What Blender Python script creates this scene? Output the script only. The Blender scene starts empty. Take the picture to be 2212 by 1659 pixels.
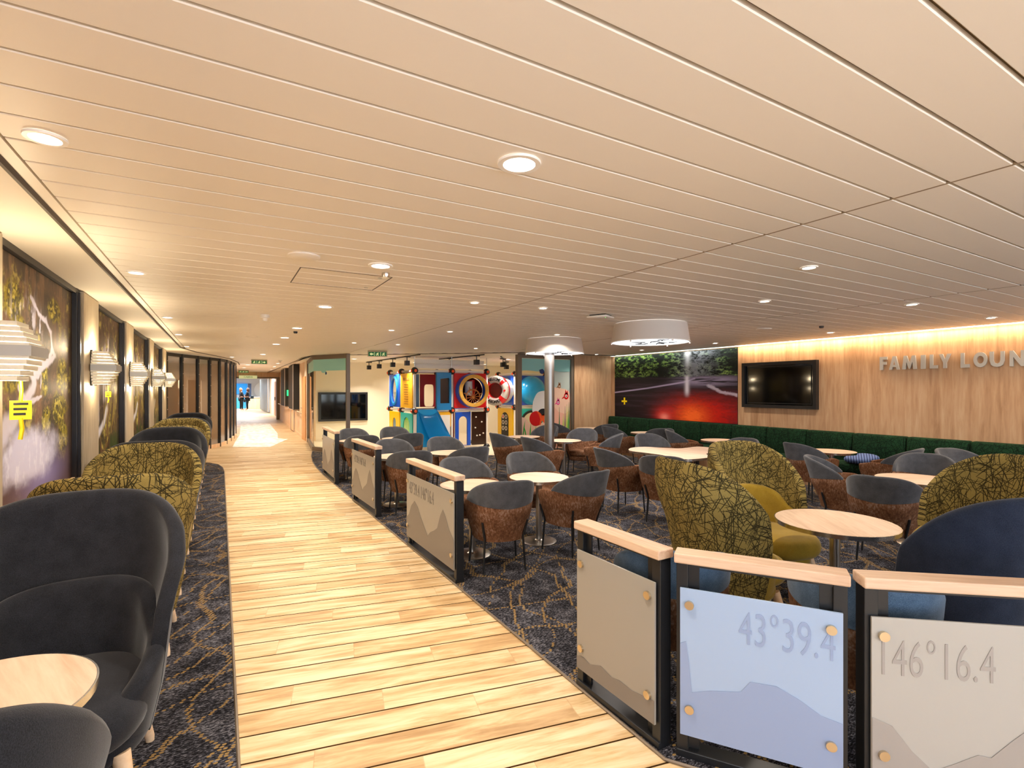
import bpy, bmesh, math, random
import numpy as np
from mathutils import Vector, Matrix
random.seed(7)
C = bpy.context.scene.collection
PI = math.pi
sc = bpy.context.scene

# ------------------------------------------------------------------ camera, world, exposure
cam_d = bpy.data.cameras.new('camera'); cam = bpy.data.objects.new('camera', cam_d); C.objects.link(cam)
cam.location = (0, 0, 1.65)
cam.rotation_euler = (PI/2, 0, -math.radians(29.9))
cam_d.sensor_width = 36; cam_d.lens = 1096/2212*36; cam_d.shift_y = 10.5/2212
cam_d.clip_start = 0.05; cam_d.clip_end = 200
sc.camera = cam
sc.view_settings.view_transform = 'Standard'; sc.view_settings.look = 'None'
sc.view_settings.gamma = 1; sc.view_settings.use_curve_mapping = False
sc.view_settings.exposure = 0.58
w = bpy.data.worlds.new('world'); sc.world = w; w.use_nodes = True
wb = w.node_tree.nodes['Background']; wb.inputs[0].default_value = (.78, .87, 1, 1); wb.inputs[1].default_value = 5.5
sc.cycles.max_bounces = 8; sc.cycles.diffuse_bounces = 4; sc.cycles.glossy_bounces = 3
sc.cycles.transmission_bounces = 5; sc.cycles.transparent_max_bounces = 8
sc.cycles.caustics_reflective = False; sc.cycles.caustics_refractive = False
sc.cycles.sample_clamp_indirect = 4.0; sc.cycles.use_denoising = True

WARM = (1, .89, .75); COOL = (.93, .95, 1)
K_DOWN = 13.0      # watts of one recessed downlight
def light(kind, loc, power, color, size=.12, rot=(0,0,0), parent=None, spread=150, size_y=None, name='lamp_light'):
    d = bpy.data.lights.new(name, kind); d.energy = power; d.color = color
    if kind == 'AREA':
        d.shape = 'RECTANGLE' if size_y else 'DISK'; d.size = size
        if size_y: d.size_y = size_y
        d.spread = math.radians(spread)
    elif kind == 'POINT': d.shadow_soft_size = size
    o = bpy.data.objects.new(name, d); C.objects.link(o); o.location = loc; o.rotation_euler = rot
    if parent: o.parent = parent
    return o

# ------------------------------------------------------------------ object helpers
def thing(name, label, cat, loc=(0,0,0), rotz=0, group=None):
    o = bpy.data.objects.new(name, None); C.objects.link(o)
    o.location = loc; o.rotation_euler = (0,0,rotz); o.empty_display_size = .1
    o['label'] = label; o['category'] = cat
    if group: o['group'] = group
    return o
def tag(o, label, cat, group=None, kind=None):
    o['label'] = label; o['category'] = cat
    if group: o['group'] = group
    if kind: o['kind'] = kind
    return o
def obj(name, bm, m, parent=None, smooth=None, loc=None, rotz=0):
    me = bpy.data.meshes.new(name)
    bmesh.ops.recalc_face_normals(bm, faces=bm.faces)
    if smooth is not None:
        for f in bm.faces: f.smooth = True
        for e in bm.edges:
            if len(e.link_faces) == 2 and e.calc_face_angle(0) > math.radians(smooth): e.smooth = False
    bm.to_mesh(me); bm.free()
    me.materials.append(m)
    o = bpy.data.objects.new(name, me); C.objects.link(o)
    if parent: o.parent = parent
    if loc: o.location = loc
    if rotz: o.rotation_euler = (0,0,rotz)
    return o
def struct(name, bm, m, parent=None, smooth=None):
    o = obj(name, bm, m, parent, smooth)
    if not parent: o['kind'] = 'structure'
    return o
def copy_tree(o, parent=None):
    c = o.copy(); C.objects.link(c)
    if parent: c.parent = parent
    for ch in list(o.children): copy_tree(ch, c)
    return c
def N(): return bmesh.new()
def box(bm, x0, y0, z0, x1, y1, z1, bev=0):
    r = bmesh.ops.create_cube(bm, size=1)
    vs = r['verts']
    for v in vs:
        v.co = Vector(((x0+x1)/2+v.co.x*abs(x1-x0), (y0+y1)/2+v.co.y*abs(y1-y0), (z0+z1)/2+v.co.z*abs(z1-z0)))
    if bev:
        es = list({e for v in vs for e in v.link_edges})
        bmesh.ops.bevel(bm, geom=es, offset=bev, segments=2, affect='EDGES', profile=.5)
    return bm
def tube(bm, pts, r, seg=10, closed=False, cap=True):
    """tube through pts; r a number or a list"""
    pts = [Vector(p) for p in pts]; n = len(pts)
    rs = r if isinstance(r, (list, tuple)) else [r]*n
    rings = []; prev = None
    for i, p in enumerate(pts):
        a = pts[(i-1) % n] if (closed or i > 0) else p
        b = pts[(i+1) % n] if (closed or i < n-1) else p
        t = (b-a).normalized()
        if prev is None:
            u = t.orthogonal().normalized()
        else:
            u = prev - t*prev.dot(t); u = u.normalized() if u.length > 1e-6 else t.orthogonal().normalized()
        prev = u; v = t.cross(u)
        rings.append([bm.verts.new(p+(u*math.cos(2*PI*k/seg)+v*math.sin(2*PI*k/seg))*rs[i]) for k in range(seg)])
    m = n if closed else n-1
    for i in range(m):
        A, B = rings[i], rings[(i+1) % n]
        for k in range(seg): bm.faces.new((A[k], A[(k+1)%seg], B[(k+1)%seg], B[k]))
    if cap and not closed:
        bm.faces.new(rings[0]); bm.faces.new(rings[-1])
    return bm
def cyl(bm, p0, p1, r0, r1=None, seg=20):
    return tube(bm, [p0, p1], [r0, r0 if r1 is None else r1], seg)
def lathe(bm, prof, c=(0,0,0), seg=32, M=None):
    """prof: list of (r,z)"""
    rings = []
    for r, z in prof:
        if r < 1e-6:
            rings.append([bm.verts.new(Vector((c[0], c[1], c[2]+z)))])
        else:
            rings.append([bm.verts.new(Vector((c[0]+r*math.cos(2*PI*k/seg), c[1]+r*math.sin(2*PI*k/seg), c[2]+z))) for k in range(seg)])
    for A, B in zip(rings, rings[1:]):
        for k in range(seg):
            if len(A) == 1 and len(B) == 1: continue
            if len(A) == 1: bm.faces.new((A[0], B[k], B[(k+1)%seg]))
            elif len(B) == 1: bm.faces.new((A[k], A[(k+1)%seg], B[0]))
            else: bm.faces.new((A[k], A[(k+1)%seg], B[(k+1)%seg], B[k]))
    if M is not None:
        for ring in rings:
            for v in ring: v.co = M @ v.co
    return bm
def prism(bm, pts, z0, z1):
    lo = [bm.verts.new((x, y, z0)) for x, y in pts]; hi = [bm.verts.new((x, y, z1)) for x, y in pts]
    n = len(pts)
    f1 = bm.faces.new(lo); f2 = bm.faces.new(hi)
    for i in range(n): bm.faces.new((lo[i], lo[(i+1)%n], hi[(i+1)%n], hi[i]))
    bmesh.ops.triangulate(bm, faces=[f1, f2])
    return bm
def prismM(bm, pts, d, M, d0=0):
    """outline in local XY, thickness d along local Z, then matrix M"""
    b = bmesh.new(); prism(b, pts, d0, d)
    for v in b.verts: v.co = M @ v.co
    me = bpy.data.meshes.new('t'); b.to_mesh(me); b.free(); bm.from_mesh(me); bpy.data.meshes.remove(me)
    return bm
def ringprism(bm, outer, inner, z0, z1, M=None):
    n = len(outer)
    V = [[bm.verts.new((p[0], p[1], z)) for p in pts] for pts, z in ((outer,z0),(outer,z1),(inner,z1),(inner,z0))]
    for a in range(4):
        A, B = V[a], V[(a+1)%4]
        for i in range(n): bm.faces.new((A[i], A[(i+1)%n], B[(i+1)%n], B[i]))
    if M is not None:
        for L in V:
            for v in L: v.co = M @ v.co
    return bm
def circ(cx, cy, rx, ry=None, n=32, a0=0, a1=2*PI, n_pow=2):
    ry = rx if ry is None else ry
    out = []
    for k in range(n):
        a = a0+(a1-a0)*k/n; c, s = math.cos(a), math.sin(a)
        out.append((cx+rx*math.copysign(abs(c)**(2/n_pow), c), cy+ry*math.copysign(abs(s)**(2/n_pow), s)))
    return out
def catmull(pts, sub=6, closed=True):
    n = len(pts); out = []
    for i in range(n if closed else n-1):
        g = lambda k: Vector(pts[k % n] if closed else pts[min(max(k,0),n-1)])
        p0, p1, p2, p3 = g(i-1), g(i), g(i+1), g(i+2)
        for s in range(sub):
            t = s/sub
            out.append(tuple(.5*((2*p1)+(p2-p0)*t+(2*p0-5*p1+4*p2-p3)*t*t+(3*p1-p0-3*p2+p3)*t**3)))
    if not closed: out.append(tuple(pts[-1]))
    return out
def frame_M(o, xdir, zdir):
    x = Vector(xdir).normalized(); z = Vector(zdir).normalized(); y = z.cross(x)
    M = Matrix((x, y, z)).transposed().to_4x4(); M.translation = Vector(o)
    return M

# ------------------------------------------------------------------ materials
def lin(h):
    h = h.lstrip('#'); out = []
    for i in (0, 2, 4):
        c = int(h[i:i+2], 16)/255
        out.append(c/12.92 if c <= .04045 else ((c+.055)/1.055)**2.4)
    return (*out, 1)
def mat(name, color='#808080', rough=.5, metal=0, emis=0, spec=.5, trans=0, coat=0):
    m = bpy.data.materials.new(name); m.use_nodes = True
    b = m.node_tree.nodes['Principled BSDF']
    c = lin(color) if isinstance(color, str) else color
    b.inputs['Base Color'].default_value = c; b.inputs['Roughness'].default_value = rough
    b.inputs['Metallic'].default_value = metal; b.inputs['Specular IOR Level'].default_value = spec
    b.inputs['Transmission Weight'].default_value = trans; b.inputs['Coat Weight'].default_value = coat
    if emis:
        b.inputs['Emission Color'].default_value = c; b.inputs['Emission Strength'].default_value = emis
    return m
class NT:
    def __init__(s, m): s.t = m.node_tree; s.b = s.t.nodes['Principled BSDF']
    def n(s, typ, **kw):
        nd = s.t.nodes.new(typ)
        for k, v in kw.items():
            if k.startswith('i_'):
                nd.inputs[k[2:].replace('_', ' ')].default_value = v
            else: setattr(nd, k, v)
        return nd
    def l(s, a, b): s.t.links.new(a, b)
    def math(s, op, a, b=None, clamp=False):
        nd = s.n('ShaderNodeMath', operation=op, use_clamp=clamp)
        for i, v in enumerate((a, b)):
            if v is None: continue
            if isinstance(v, (int, float)): nd.inputs[i].default_value = v
            else: s.l(v, nd.inputs[i])
        return nd.outputs[0]
    def coord(s, scale=(1,1,1), rot=(0,0,0), loc=(0,0,0), kind='Object'):
        tc = s.n('ShaderNodeTexCoord'); mp = s.n('ShaderNodeMapping')
        mp.inputs['Scale'].default_value = scale; mp.inputs['Rotation'].default_value = rot; mp.inputs['Location'].default_value = loc
        s.l(tc.outputs[kind], mp.inputs[0]); return mp.outputs[0]
    def noise(s, vec, scale, detail=3, rough=.5, dist=0):
        nd = s.n('ShaderNodeTexNoise'); nd.inputs['Scale'].default_value = scale; nd.inputs['Detail'].default_value = detail
        nd.inputs['Roughness'].default_value = rough; nd.inputs['Distortion'].default_value = dist
        if vec is not None: s.l(vec, nd.inputs['Vector'])
        return nd.outputs['Fac']
    def ramp(s, fac, stops, interp='LINEAR'):
        nd = s.n('ShaderNodeValToRGB'); nd.color_ramp.interpolation = interp
        e = nd.color_ramp.elements
        while len(e) < len(stops): e.new(.5)
        for k, (p, c) in zip(e, stops):
            k.position = p; k.color = lin(c) if isinstance(c, str) else c
        s.l(fac, nd.inputs[0]); return nd.outputs[0]
    def mix(s, fac, a, b, mode='MIX'):
        nd = s.n('ShaderNodeMix', data_type='RGBA', blend_type=mode)
        for i, v in ((0, fac), (6, a), (7, b)):
            if isinstance(v, (int, float)): nd.inputs[i].default_value = v
            elif isinstance(v, str): nd.inputs[i].default_value = lin(v)
            elif isinstance(v, tuple): nd.inputs[i].default_value = v
            else: s.l(v, nd.inputs[i])
        return nd.outputs[2]
    def base(s, c): s.l(c, s.b.inputs['Base Color'])
    def bump(s, h, strength=.3, dist=.01):
        nd = s.n('ShaderNodeBump'); nd.inputs['Strength'].default_value = strength; nd.inputs['Distance'].default_value = dist
        s.l(h, nd.inputs['Height']); s.l(nd.outputs[0], s.b.inputs['Normal'])

def fabric(name, c0, c1, scale=420, rough=.95):
    m = mat(name, c0, rough, spec=.15); t = NT(m); v = t.coord()
    a = t.noise(v, scale, 2, .7); b = t.noise(v, 14, 3)
    f = t.math('ADD', t.math('MULTIPLY', a, .75), t.math('MULTIPLY', b, .25))
    t.base(t.ramp(f, [(.36, c0), (.66, c1)])); t.bump(a, .35, .002)
    t.b.inputs['Sheen Weight'].default_value = .25; t.b.inputs['Sheen Roughness'].default_value = .4
    return m
def scratch_fabric(name, bg0, bg1, ink, mode='round', strength=.9):
    """woven cloth printed with crossing straight dark strokes, wrapped round the chair or laid on a flat run"""
    m = mat(name, bg0, .95, spec=.15); t = NT(m)
    fine = t.noise(t.coord(), 420, 2, .7)
    col = t.ramp(fine, [(.3, bg0), (.7, bg1)])
    tc = t.n('ShaderNodeTexCoord'); sx = t.n('ShaderNodeSeparateXYZ'); t.l(tc.outputs['Object'], sx.inputs[0])
    cb = t.n('ShaderNodeCombineXYZ')
    if mode == 'round':
        at_ = t.n('ShaderNodeMath', operation='ARCTAN2'); t.l(sx.outputs[0], at_.inputs[0]); t.l(t.math('MULTIPLY', sx.outputs[1], -1), at_.inputs[1])
        t.l(t.math('MULTIPLY', at_.outputs[0], .42), cb.inputs[0])
    else: t.l(t.math('ADD', sx.outputs[1], t.math('MULTIPLY', sx.outputs[0], .9)), cb.inputs[0])
    t.l(sx.outputs[2], cb.inputs[1])
    tot = None
    for k in range(16):
        mp = t.n('ShaderNodeMapping'); mp.inputs['Rotation'].default_value = (0, 0, .12+k*.5236+.2*math.sin(k*5.1)); mp.inputs['Location'].default_value = (k*1.73, k*.91, 0)
        mp.vector_type = 'POINT'; mp2 = t.n('ShaderNodeMapping'); mp2.inputs['Scale'].default_value = (1, .026+.010*(k%3), 1)
        t.l(cb.outputs[0], mp.inputs[0]); t.l(mp.outputs[0], mp2.inputs[0])
        vo = t.n('ShaderNodeTexVoronoi', feature='F1', voronoi_dimensions='2D'); vo.inputs['Scale'].default_value = 36+4*(k%4)
        t.l(mp2.outputs[0], vo.inputs['Vector'])
        d = t.math('LESS_THAN', vo.outputs['Distance'], .105)
        tot = d if tot is None else t.math('MAXIMUM', tot, d)
    t.base(t.mix(t.math('MULTIPLY', tot, strength), col, ink)); t.bump(fine, .3, .002)
    return m
def oak(name, c0, c1, c2, axis='z', scale=1.0, rough=.45):
    m = mat(name, c0, rough, spec=.4); t = NT(m)
    st = {'x': (.09, 1, 1), 'y': (1, .09, 1), 'z': (1, 1, .09)}[axis]
    v = t.coord(scale=tuple(a*scale for a in st))
    a = t.noise(v, 26, 5, .6, .4); b = t.noise(v, 5, 3, .5, .8)
    f = t.math('ADD', t.math('MULTIPLY', a, .55), t.math('MULTIPLY', b, .45))
    t.base(t.ramp(f, [(.34, c0), (.5, c1), (.66, c2)]))
    return m

M = {}
M['white'] = mat('white_paint', '#efe9df', .45)
M['cream_wall'] = mat('cream_wall', '#f3e7cf', .6)
M['ceiling'] = mat('ceiling_enamel', '#f0e8dc', .45, spec=.3)
M['ceiling_gap'] = mat('ceiling_gap', '#8f7a60', .7)
M['soffit'] = mat('soffit_plaster', '#f0e8da', .6)
M['seam'] = mat('dark_seam', '#4a4038', .6)
M['trim_white'] = mat('lamp_trim', '#f4f0ea', .35)
M['lamp_on'] = mat('lamp_glow', (1, .93, .82, 1), .5, emis=9)
M['lamp_cool'] = mat('lamp_glow_cool', (.93, .95, 1, 1), .5, emis=5)
M['led'] = mat('led_glow', (1, .84, .62, 1), .5, emis=7)
M['led_cool'] = mat('led_glow_cool', (.85, 1, .9, 1), .5, emis=1.6)
M['black'] = mat('black_metal', '#17181b', .35, spec=.5)
M['black_matt'] = mat('black_matt', '#0c0c0d', .6)
M['screen'] = mat('screen_glass', '#050608', .06, spec=.35)
M['steel'] = mat('brushed_steel', '#b9b4ae', .28, metal=1)
M['brass'] = mat('stud_metal', '#d8c6a8', .3, metal=1)
M['chrome'] = mat('edge_chrome', '#d4d2ce', .22, metal=1)
M['bronze'] = mat('bronze_frame', '#7d7062', .42, metal=.5)
M['dark_trim'] = mat('dark_trim', '#16141a', .4)
M['lightwood'] = oak('beech_wood', '#d9b48e', '#e6c6a2', '#eed3b3', 'y')
M['rail_wood'] = oak('rail_wood', '#b8957a', '#caac92', '#d5bba2', 'x', 1.5)
M['wall_oak'] = oak('wall_oak', '#a57c5a', '#bf9772', '#cdaa86', 'z', .9, .5)
M['corridor_oak'] = oak('corridor_oak', '#dfb489', '#ecc9a2', '#f3d6b4', 'z', .9, .5)
M['pale_oak'] = oak('pillar_oak', '#a3937b', '#bfb199', '#cdc0a9', 'z', 1.2, .55)
M['table_oak'] = oak('table_laminate', '#b9997f', '#cbb098', '#d6c0ab', 'y', 1.3, .42)
M['grey_fab'] = fabric('grey_fabric', '#34353a', '#5d5e62')
M['grey_daylit_fab'] = fabric('grey_daylit_fabric', '#2f4458', '#667b92')  # grey tub fabric with the bluish daylight mixed into its colour
M['dark_fab'] = fabric('charcoal_fabric', '#17181c', '#2f3036')
M['dark_daylit_fab'] = fabric('charcoal_daylit_fabric', '#141a28', '#2b3345')  # charcoal fabric, blue daylight tint put into the colour
M['olive_fab'] = fabric('olive_fabric', '#84691c', '#a88a34')
M['olive_print'] = scratch_fabric('olive_scratch_fabric', '#75652f', '#998550', '#16160f')
M['green_print'] = scratch_fabric('green_scratch_fabric', '#142c19', '#20432a', '#060c07', 'flat', .85)
m = mat('brown_mottled_fabric', '#6b4429', .85, spec=.25); t = NT(m); v = t.coord()
f = t.math('ADD', t.math('MULTIPLY', t.noise(t.coord(scale=(1,1,.5)), 60, 6, .75), .7), t.math('MULTIPLY', t.noise(v, 7, 3), .3))
t.base(t.ramp(f, [(.40, '#4f311e'), (.51, '#6f492f'), (.58, '#856550'), (.68, '#9c8b80')])); t.bump(f, .25, .003)
M['brown_fab'] = m
# carpet: dark fleck with wandering dotted ochre lines
m = mat('patterned_carpet', '#222226', .98, spec=.1); t = NT(m); v = t.coord()
n1 = t.noise(t.coord(scale=(.6, 1.6, 1), rot=(0,0,.2)), 95, 4, .75)
n2 = t.noise(v, 5.5, 3, .6)
fl = t.math('ADD', n1, t.math('MULTIPLY', t.math('SUBTRACT', n2, .5), .28))
bc = t.ramp(fl, [(.41, '#0d0d11'), (.48, '#222125'), (.55, '#43424a'), (.64, '#7d7c82')])
vo = t.n('ShaderNodeTexVoronoi', feature='F1', voronoi_dimensions='2D'); vo.inputs['Scale'].default_value = 40; vo.inputs['Randomness'].default_value = .3
t.l(t.coord(scale=(1, 1.5, 1), rot=(0, 0, .35)), vo.inputs['Vector'])
dots = t.math('LESS_THAN', vo.outputs['Distance'], .39)
tot = None
for k, (ang, amp, ns, sp) in enumerate([(.25, .42, 1.5, .30), (-.55, .50, 1.2, .38), (1.25, .45, 1.3, .50)]):
    mp = t.n('ShaderNodeMapping'); mp.inputs['Rotation'].default_value = (0, 0, ang-.35); mp.inputs['Scale'].default_value = (1, .667, 1); mp.inputs['Location'].default_value = (k*7.3, k*3.1, 0)
    mp.inputs['Rotation'].default_value = (0, 0, ang); t.l(vo.outputs['Position'], mp.inputs[0])
    nn = t.noise(mp.outputs[0], ns, 1.0, .3); sp_ = t.n('ShaderNodeSeparateXYZ'); t.l(mp.outputs[0], sp_.inputs[0])
    u_ = t.math('ADD', sp_.outputs[0], t.math('MULTIPLY', nn, amp*2))
    ff = t.math('FRACT', t.math('DIVIDE', t.math('ADD', u_, 50), sp))
    dd = t.math('LESS_THAN', t.math('ABSOLUTE', t.math('SUBTRACT', ff, .5)), .0135/sp)
    tot = dd if tot is None else t.math('MAXIMUM', tot, dd)
t.base(t.mix(t.math('MULTIPLY', t.math('MULTIPLY', tot, dots), .92), bc, '#8f7346')); t.bump(n1, .5, .004)
M['carpet'] = m
# plank floor
m = mat('walkway_planks', '#e2b878', .33, spec=.4); t = NT(m)
tc = t.n('ShaderNodeTexCoord'); mp = t.n('ShaderNodeMapping'); mp.inputs['Rotation'].default_value = (0, 0, math.radians(11.5))
t.l(tc.outputs['Object'], mp.inputs[0]); sx = t.n('ShaderNodeSeparateXYZ'); t.l(mp.outputs[0], sx.inputs[0])
PW = .193
vv = t.math('DIVIDE', t.math('ADD', sx.outputs[1], 100), PW); row = t.math('FLOOR', vv); fv = t.math('FRACT', vv)
odd = t.math('FRACT', t.math('MULTIPLY', row, .37))
uu = t.math('ADD', t.math('DIVIDE', t.math('ADD', sx.outputs[0], 50), 1.25), odd); cl = t.math('FLOOR', uu); fu = t.math('FRACT', uu)
cb = t.n('ShaderNodeCombineXYZ'); t.l(row, cb.inputs[0]); t.l(cl, cb.inputs[1])
wn = t.n('ShaderNodeTexWhiteNoise', noise_dimensions='3D'); t.l(cb.outputs[0], wn.inputs['Vector'])
cb2 = t.n('ShaderNodeCombineXYZ'); t.l(t.math('MULTIPLY', sx.outputs[0], .12), cb2.inputs[0]); t.l(sx.outputs[1], cb2.inputs[1]); t.l(t.math('MULTIPLY', wn.outputs['Value'], 37), cb2.inputs[2])
g1 = t.noise(cb2.outputs[0], 15, 5, .6, .6); g2 = t.noise(cb2.outputs[0], 70, 3, .6)
gf = t.math('ADD', t.math('MULTIPLY', g1, .7), t.math('MULTIPLY', g2, .14))
gf = t.math('ADD', gf, t.math('MULTIPLY', t.math('SUBTRACT', wn.outputs['Value'], .5), .12))
col = t.ramp(gf, [(.26, '#a27e52'), (.38, '#bf9e70'), (.46, '#d2b68c'), (.56, '#ddc8a4')])
seam = t.math('LESS_THAN', fv, .05); butt = t.math('MULTIPLY', t.math('LESS_THAN', fu, .003), .4)
col = t.mix(butt, col, '#9c7446'); col = t.mix(seam, col, '#3a2715'); t.base(col)
t.l(t.math('ADD', t.math('MULTIPLY', seam, .4), t.math('ADD', t.math('MULTIPLY', g1, .2), .32)), t.b.inputs['Roughness'])
M['planks'] = m; t.l(t.math('SUBTRACT', .35, t.math('MULTIPLY', seam, .35)), t.b.inputs['Specular IOR Level'])
M['play_floor'] = mat('play_floor', '#d9c9ae', .35)
m = mat('protective_sheet', '#e6e2da', .5); t = NT(m); a = t.noise(t.coord(scale=(1,.3,1)), 6, 4)
t.base(t.ramp(a, [(.35, '#cfc6b8'), (.6, '#efece6')])); t.bump(a, .4, .02); M['sheet'] = m
def glassy(name, tint, gloss=.12, alpha=.12, rough=.02):
    m = bpy.data.materials.new(name); m.use_nodes = True; tr = m.node_tree; tr.nodes.clear()
    o = tr.nodes.new('ShaderNodeOutputMaterial'); T = tr.nodes.new('ShaderNodeBsdfTransparent'); T.inputs[0].default_value = lin(tint)
    G = tr.nodes.new('ShaderNodeBsdfGlossy'); G.inputs['Roughness'].default_value = rough
    X = tr.nodes.new('ShaderNodeMixShader'); LW = tr.nodes.new('ShaderNodeLayerWeight'); F = tr.nodes.new('ShaderNodeMath'); F.operation = 'POWER'; F.inputs[1].default_value = 4; tr.links.new(LW.outputs['Facing'], F.inputs[0])
    ad = tr.nodes.new('ShaderNodeMath'); ad.operation = 'ADD'; ad.inputs[1].default_value = gloss; ad.use_clamp = True
    tr.links.new(F.outputs[0], ad.inputs[0]); tr.links.new(ad.outputs[0], X.inputs[0])
    tr.links.new(T.outputs[0], X.inputs[1]); tr.links.new(G.outputs[0], X.inputs[2]); tr.links.new(X.outputs[0], o.inputs[0])
    return m
M['glass'] = glassy('clear_glass', '#f8faf6', .015)
M['smoked'] = glassy('smoked_glass', '#b5aca2', .10, rough=.2)
m = mat('frosted_glass', '#99948b', .3, spec=.7); t = NT(m); t.bump(t.noise(t.coord(), 900, 1), .15, .001)
t.b.inputs['Transmission Weight'].default_value = .12; M['frost'] = m
M['frost_blue'] = m.copy(); M['frost_blue'].node_tree.nodes['Principled BSDF'].inputs['Base Color'].default_value = lin('#9db3d3')
M['frost_pale'] = m.copy(); M['frost_pale'].node_tree.nodes['Principled BSDF'].inputs['Base Color'].default_value = lin('#aaa6a0')
M['ink_blue'] = mat('bluish_print', '#8595b6', .42, spec=.5); M['ink_pale'] = mat('pale_print', '#938c87', .42, spec=.5)
M['frost_ink'] = mat('frosted_print', '#77706a', .42, spec=.5)
M['exit_green'] = mat('exit_green', '#0b6b33', .4, emis=.15)
M['sign_glow'] = mat('sign_photoluminescent', '#dfe8a8', .4, emis=.35)
M['sign_body'] = mat('sign_body', '#b8a98c', .5)
for k, c, r in [('yellow','#f2c200',.35),('yellow2','#f0b41e',.4),('red','#d01418',.3),('blue','#1452c8',.3),('navy','#12306e',.35),('cyan','#0f95dd',.22),('sky','#1a7fc4',.3),('teal','#1fb5ae',.35),('greyblue','#5c7d94',.4),('darkred','#8e1418',.4),('chocolate','#2c1710',.2),('gold','#dca648',.35),('wheelwood','#9a5a22',.45),('offwhite','#f1ece4',.35),('orange','#f25a1c',.4),('aqua','#9ad6d2',.45),('sand','#f2b49a',.5),('peach','#f5c9ae',.5),('weed','#1fae33',.5),('weed2','#8ce02a',.5),('weed3','#14713a',.5),('pink','#e43f8e',.5),('skin','#c98f73',.6),('hair','#4a2a18',.7),('hair2','#8a5a3c',.7),('cloth','#12141c',.8),('tag_yellow','#f2d200',.5),('lobby_blue','#1f8fe0',.4),('bag','#27333c',.6),('greyslat','#8e9aa0',.35),('lobby_wall','#e2dfdc',.6),('pinkwall','#d8bca6',.6)]:
    M[k] = mat(k+'_finish', c, r)

CZ = 2.53
# ------------------------------------------------------------------ floor and shell
def poly(name, pts, z0, z1, m, kind='structure'):
    return struct(name, prism(N(), pts, z0, z1), m)
poly('floor', [(-1.3,-4),(9.5,-4),(9.5,30.3),(-1.3,30.3)], -.06, 0, M['planks'])
poly('floor_lobby', [(-6,30.3),(9.5,30.3),(9.5,52),(-6,52)], -.06, 0, M['planks'])
LC = [(-1.1,-4),(.07,-4),(.07,11.6),(.045,12.2),(-.03,12.7),(-.2,13.1),(-.45,13.35),(-.75,13.45),(-1.1,13.45)]
poly('floor_carpet_left', LC, 0, .008, M['carpet'])
edge_r = [(3.9,-4),(3.3,.02),(2.72,.53),(2.11,1.03),(1.71,1.61),(1.71,10.2),(1.74,11.2),(1.81,12.2),(1.93,13.2),(2.1,14.2)]
RC = edge_r + [(2.77,13.05),(6.38,10.8),(9.3,10.8),(9.3,-4)]
poly('floor_carpet_right', RC, 0, .008, M['carpet'])
poly('floor_playroom', [(2.1,14.2),(2.77,13.05),(6.38,10.8),(12.5,10.8),(12.5,17.2),(2.4,17.2)], 0, .012, M['play_floor'])
b = N(); tube(b, [(x,y,.008) for x,y in LC[1:]], .008, 6); struct('trim_1', b, M['bronze'])
b = N(); tube(b, [(x,y,.008) for x,y in edge_r[1:]], .008, 6); struct('trim_2', b, M['bronze'])
rn = [(.30,16.38),(1.22,15.86),(1.91,18.04),(1.66,18.54),(1.83,20.45),(2.02,26.29),(0.92,29.27),(.60,20.5),(.42,18.2)]
tag(obj('protective_sheet', prism(N(), rn, .001, .006), M['sheet']), 'pale protective sheet laid flat over the walkway planks into the corridor', 'floor sheet')

# walls
def wallbox(name, *a, m='cream_wall', parent=None):
    return struct(name, box(N(), *a), M[m], parent)
MUR = [(1.70,3.35),(4.1,5.76),(6.56,8.14),(8.96,10.67),(11.5,13.0)]
b = N()
box(b, -1.3, 0, 0, -1.1, 14.6, .88); box(b, -1.3, 0, 2.5, -1.1, 14.6, 2.7); box(b, -1.3, 0, .88, -1.16, 14.6, 2.5)
struct('wall_left', b, M['corridor_oak']); struct('trim_7', box(N(), -1.14, 0, 2.485, -1.09, 14.5, 2.53), M['dark_trim'])
b = N(); box(b, -1.3, -4, 0, -1.1, 0, .75); box(b, -1.3, -4, 2.25, -1.1, 0, 2.7); box(b, -1.3, -.25, .75, -1.1, 0, 2.25)
struct('wall_left_window_bay', b, M['cream_wall'])
b = N(); box(b,-1.22,-4,.75,-1.16,-.25,.8); box(b,-1.22,-4,2.2,-1.16,-.25,2.25)
for y in (-4,-2.2,-.3): box(b,-1.22,y,.75,-1.16,y+.05,2.25)
struct('window_1', b, M['white'])
b = N(); box(b,-1.3,-4.2,0,9.5,-4,.75); box(b,-1.3,-4.2,2.25,9.5,-4,2.7)
for x in (-1.3,1.2,3.9,6.6,9.2): box(b,x,-4.2,.75,x+.3,-4,2.25)  # openings between these piers added so daylight brightens the near ceiling
struct('wall_rear', b, M['cream_wall'])
wallbox('wall_right', 9.3, -4, 0, 9.5, 6.77, 2.7, m='wall_oak')
wallbox('wall_right_far', 9.3, 6.77, 0, 9.5, 10.8, 2.7, m='wall_oak')
wallbox('wall_back', 8.05, 10.72, 0, 9.3, 10.9, 2.56, m='wall_oak')
wallbox('wall_playroom_back', 2.35, 17.2, 0, 12.6, 17.4, 2.7)
wallbox('wall_playroom_right', 12.5, 10.9, 0, 12.7, 17.2, 2.7)
wallbox('wall_playroom_front', 9.3, 10.8, 0, 12.5, 10.9, 2.7)
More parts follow.
